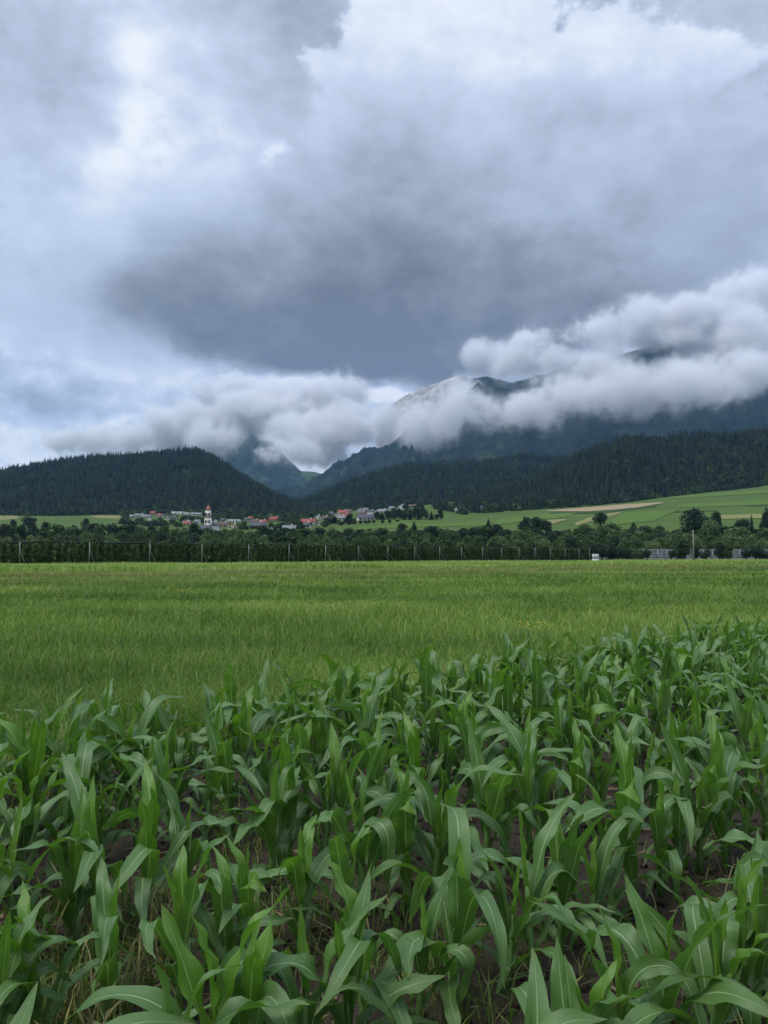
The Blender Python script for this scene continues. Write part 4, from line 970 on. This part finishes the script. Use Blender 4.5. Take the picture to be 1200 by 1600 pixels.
# ------------------------------------------------------------------ maize plants
def corn_leaf(rng, az, z0, L, W, th0, th1, bend, bw, curl, twist, vfold, wave, r0=0.010, kink=0.0):
    ns, nt = 20, 6; s = np.linspace(0, 1, ns+1)
    q = np.clip((s-(bend-bw))/(2*bw), 0, 1); q = q*q*(3-2*q)
    th = th0+(th1-th0)*q; ph = az+curl*s**1.5; tw = twist*np.clip(s-0.2, 0, 1)
    T = np.stack([np.cos(th)*np.cos(ph), np.cos(th)*np.sin(ph), np.sin(th)], 1)
    C = np.concatenate([[np.zeros(3)], np.cumsum((T[1:]+T[:-1])*0.5*L/ns, 0)]) + np.array([r0*math.cos(az), r0*math.sin(az), z0])
    Bv = np.stack([-np.sin(ph), np.cos(ph), np.zeros_like(ph)], 1); Nv = np.cross(T, Bv)
    Bt = Bv*np.cos(tw)[:, None]+Nv*np.sin(tw)[:, None]; Nt = np.cross(T, Bt)
    prof = np.interp(s, [0, 0.06, 0.2, 0.42, 0.6, 0.78, 0.9, 0.97, 1.0], [0.42, 0.58, 0.88, 1.0, 0.93, 0.68, 0.36, 0.13, 0.0])
    fold = vfold*(1-0.6*s)+0.9*np.exp(-(s/0.10)**2)
    fr, p0, p1 = rng.uniform(2.2, 4.2), rng.random()*6.28, rng.random()*6.28
    V = np.zeros((ns+1, nt+1, 3)); UV = np.zeros((ns+1, nt+1, 2))
    for j in range(nt+1):
        t = -1+2*j/nt; f = fold*(0.6+0.4*abs(t)); hw = W*0.5*prof
        wv = wave*W*np.sin(s*fr*6.28+(p0 if t < 0 else p1))*abs(t)**1.6*np.sin(math.pi*np.clip(s, 0, 1))**0.5
        V[:, j] = C+Bt*(t*hw*np.cos(f))[:, None]+Nt*(abs(t)*hw*np.sin(f)+wv)[:, None]
        UV[:, j] = np.stack([np.full(ns+1, j/nt), s], 1)
    return V.reshape(-1, 3), UV.reshape(-1, 2), grid_faces(ns+1, nt+1)
def corn_plant(seed):
    """list of (part name, mesh) for one young maize plant about 0.65 m tall"""
    rng = np.random.default_rng(seed); parts = []
    hs = rng.uniform(0.20, 0.28); a0 = rng.random()*6.28; lean = rng.normal(size=2)*0.02
    mb = MB(); pts = [(0, 0, -0.03), (lean[0]*0.3, lean[1]*0.3, hs*0.35), (lean[0]*0.7, lean[1]*0.7, hs*0.7), (lean[0], lean[1], hs*1.15), (lean[0]*1.1, lean[1]*1.1, hs*1.5)]
    mb.tube(pts, [0.014, 0.0155, 0.015, 0.013, 0.006], 9); parts.append(('stalk', mb.mesh('stalk', M_STALK, True)))
    n = int(rng.integers(7, 10))
    for i in range(n):
        t = i/(n-1); az = a0+math.pi*i+rng.normal()*0.38; z0 = 0.03+hs*1.0*t
        L = np.interp(t, [0, 0.35, 0.7, 1.0], [0.28, 0.54, 0.58, 0.34])*rng.uniform(0.78, 1.2)
        W = np.interp(t, [0, 0.35, 0.75, 1.0], [0.042, 0.072, 0.086, 0.052])*rng.uniform(0.85, 1.15)
        th0 = rad(np.interp(t, [0, 0.4, 0.8, 1.0], [48, 63, 76, 87]))+rng.normal()*0.08
        th1 = rad(np.interp(t, [0, 0.4, 0.8, 1.0], [-55, -48, -8, 72]))+rng.normal()*0.55
        bend = np.interp(t, [0, 0.5, 1], [0.44, 0.52, 0.75])+rng.normal()*0.07; bw = rng.uniform(0.14, 0.42)
        V, UV, Q = corn_leaf(rng, az, z0, L, W, min(th0, 1.52), min(th1, th0-0.05), bend, bw, rng.normal()*0.45, rng.normal()*0.9, np.interp(t, [0, 0.8, 1], [0.28, 0.40, 0.95]), rng.uniform(0.08, 0.24))
        V = V+np.array([lean[0], lean[1], 0])*(z0/hs)
        parts.append(('leaf', mesh_from('leaf', V, [Q], M_WHORL if (t > 0.92 or (t > 0.72 and rng.random() < 0.45)) else M_LEAF, True, uv=UV)))
    return parts
if True:
    VAR = [corn_plant(5000+k) for k in range(22)]
    def visible(x, y, m=0): 
        return abs(x) < (0.484*y + m) and y > 2.35 - m
    rows = []; spare = []
    nr = 0
    P0 = Vector((0, corn_edge(0), 0))
    for r in range(0, 26):
        c0 = P0 + RN*(0.28+0.72*r); row = []
        s = -14.0
        while s < 16:
            s += max(0.11, R.gauss(0.185, 0.035))
            p = c0 + RD*s + RN*R.gauss(0, 0.022)
            if p.y < 1.7 or R.random() < 0.03: continue
            if visible(p.x, p.y, 0.12): row.append((p.x, p.y))
            elif visible(p.x, p.y, 1.5) and p.y > 1.9 and abs(p.x) < 8.4: spare.append((p.x, p.y))
        if row: rows.append(row)
    rows = rows[::-1]            # first row is the one next to the camera
    nplant = sum(len(r) for r in rows)
    for ri, row in enumerate(rows):
        for i, (x, y) in enumerate(sorted(row)):
            v = VAR[R.randrange(len(VAR))]
            e = empty('corn_plant', (x, y, float(soil_z(np.array(x), np.array(y)))-0.01), R.random()*6.28)
            s = R.gauss(1.0, 0.09)*(0.92 if y < 3.4 else 1.03); e.scale = (s, s, s*R.uniform(0.95, 1.07)); e.rotation_euler[0] = R.gauss(0, 0.05); e.rotation_euler[1] = R.gauss(0, 0.05)
            side = 'nearest the camera' if ri == 0 else f'{ordinal(ri+1)} row from the camera'
            tag(e, (f'green corn plant in the row nearest the camera, {ordinal(i+1)} from left' if ri == 0 else f'corn plant, {ordinal(i+1)} from left in the {ordinal(ri+1)} row from the camera'), 'corn plant', 'corn plants of the maize field')
            for nm, me in v: link(nm, me, e)
    # plants beyond the picture's sides
    VV, QQ, UU, c0 = [], [], [], 0
    cache = []
    for v in VAR[:6]:
        vs, qs, us, k = [], [], [], 0
        for nm, me in v[1:]:
            a = np.empty(len(me.vertices)*3, np.float32); me.vertices.foreach_get('co', a); vs.append(a.reshape(-1, 3))
            q = np.empty(len(me.loops), np.int32); me.loops.foreach_get('vertex_index', q); qs.append(q.reshape(-1, 4)+k); k += len(vs[-1])
            uu = np.zeros((len(vs[-1]), 2)); lu = np.empty(len(me.loops)*2, np.float32); me.uv_layers[0].data.foreach_get('uv', lu); uu[q] = lu.reshape(-1, 2); us.append(uu)
        cache.append((np.concatenate(vs), np.concatenate(qs), np.concatenate(us)))
    for x, y in spare:
        v, q, u = cache[R.randrange(6)]; a = R.random()*6.28; c, s_ = math.cos(a), math.sin(a); s = R.gauss(1, 0.08)
        VV.append((v @ np.array([[c, s_, 0], [-s_, c, 0], [0, 0, 1]]))*s+np.array([x, y, 0.02])); QQ.append(q+c0); UU.append(u); c0 += len(v)
    if VV: link('maize_field_sides', mesh_from('maize_field_sides', np.concatenate(VV), [np.concatenate(QQ)], M_LEAF, True, uv=np.concatenate(UU)), label='maize plants continuing beyond both sides of the picture', cat='maize', kind='stuff')

# ------------------------------------------------------------------ cloud banks clinging to the mountain
def cloud_bank():
    rng = np.random.default_rng(3); P = []
    for px, py, wx, wy, Y in CLOUDS:
        c = at(px, py, Y); k = Y/F; r = np.array([wx*k, max(wx, wy)*k*0.7, wy*k]); r = np.maximum(r-70, 25)
        n = int(max(6, 4.19*r[0]*r[1]*r[2]/70**3)); d = rng.normal(size=(n, 3)); d /= np.linalg.norm(d, axis=1)[:, None]
        P.append(c+d*(rng.random(n)**(1/3))[:, None]*r)
    P = np.concatenate(P); lo, hi = P.min(0)-190, P.max(0)+190
    me = bpy.data.meshes.new('cloud_shape'); me.vertices.add(len(P)); me.vertices.foreach_set('co', P.astype(np.float32).ravel())
    ng = bpy.data.node_groups.new('cloud', 'GeometryNodeTree'); ng.interface.new_socket('Geometry', in_out='INPUT', socket_type='NodeSocketGeometry'); ng.interface.new_socket('Geometry', in_out='OUTPUT', socket_type='NodeSocketGeometry')
    N = ng.nodes; L = ng.links; gi = N.new('NodeGroupInput'); go = N.new('NodeGroupOutput'); sm = N.new('GeometryNodeSetMaterial'); vc = N.new('GeometryNodeVolumeCube'); pr = N.new('GeometryNodeProximity'); pr.target_element = 'POINTS'
    L.new(gi.outputs[0], pr.inputs[0])
    mr = N.new('ShaderNodeMapRange'); L.new(pr.outputs['Distance'], mr.inputs[0]); mr.inputs[1].default_value = 175.0; mr.inputs[2].default_value = 40.0
    L.new(mr.outputs[0], vc.inputs['Density']); vc.inputs['Background'].default_value = 0.0
    vc.inputs['Min'].default_value = tuple(lo); vc.inputs['Max'].default_value = tuple(hi)
    for k, nm in enumerate(('Resolution X', 'Resolution Y', 'Resolution Z')): vc.inputs[nm].default_value = int((hi[k]-lo[k])/30)
    m, g = material('cloud_vapour')
    p = position(g)
    dn = g.node('ShaderNodeAttribute', attribute_name='density').outputs['Fac']
    n = g.noise(p, 0.0050, 9, 0.68); n2 = g.noise(p, 0.0011, 3, 0.5); n5 = g.noise(p, 0.019, 5, 0.62)
    q = total_([dn, g.mul(g.sub(n, 0.5), 3.6), g.mul(g.sub(n2, 0.5), 2.2), g.mul(g.sub(n5, 0.5), 1.5), -0.46], g)
    dens = g.mul(g.add(g.mul(g.sstep(q, 0.0, 0.6), 0.85), g.mul(g.sstep(q, -0.45, 0.4), 0.15)), g.sstep(dn, 0.0, 0.12))
    pv = g.node('ShaderNodeVolumePrincipled'); g.put(pv.inputs['Color'], (0.97, 0.975, 0.985)); g.put(pv.inputs['Density'], g.mul(dens, 0.020)); g.put(pv.inputs['Anisotropy'], 0.2)
    o = g.node('ShaderNodeOutputMaterial'); g.nt.links.new(pv.outputs[0], o.inputs['Volume'])
    sm.inputs['Material'].default_value = m
    L.new(vc.outputs[0], sm.inputs[0]); L.new(sm.outputs[0], go.inputs[0])
    me.materials.append(m)
    ob = link('mountain_clouds', me, label='white cloud banks clinging to the mountain slopes', cat='clouds', kind='stuff')
    md = ob.modifiers.new('vapour', 'NODES'); md.node_group = ng
CLOUDS = [  # column, row, half width, half height (pixels of the photograph), distance
 (1180,582,110,34,3900), (1090,606,90,17,3800), (990,610,90,26,3800), (900,615,90,28,3900), (820,640,80,20,3900), (740,640,60,28,4100), (665,668,60,24,4500),
 (1190,520,80,44,4600), (930,570,50,26,4500), (880,565,50,30,4700), (950,515,90,30,5000), (1080,500,120,28,5000), (1050,528,60,14,4900), (1110,540,40,14,4900), (960,548,40,16,4900), (1200,465,90,50,5000), (810,565,60,16,5000), (725,612,26,22,5200), (850,535,60,26,5000), (760,560,50,14,5600),
 (560,660,70,40,5200), (480,680,80,36,5200), (415,708,40,15,5000), (340,686,60,22,5400), (430,640,90,34,5600), (300,662,80,28,5800), (520,715,34,13,5200), (230,685,80,18,5800), (530,615,70,26,5600), (480,615,90,26,5800),
 (445,688,50,26,4900), (475,706,40,20,4900), (430,665,60,24,5000), (610,660,34,18,5300), (150,690,80,16,5900), (380,610,80,18,5900)]
if True: cloud_bank()

# ------------------------------------------------------------------ haze in the valley air
if True:
    m, g = material('haze')
    pv = g.node('ShaderNodeVolumePrincipled'); g.put(pv.inputs['Color'], (0.34, 0.60, 1.0)); pv.inputs['Density'].default_value = 3.8e-5; pv.inputs['Anisotropy'].default_value = 0.1
    o = g.node('ShaderNodeOutputMaterial'); g.nt.links.new(pv.outputs[0], o.inputs['Volume'])
    mb = MB(); mb.box(-12500, 12500, -300, 13500, -20, 2350)
    link('haze', mb.mesh('haze', m), label='thin bluish haze in the valley air', cat='haze', kind='stuff')
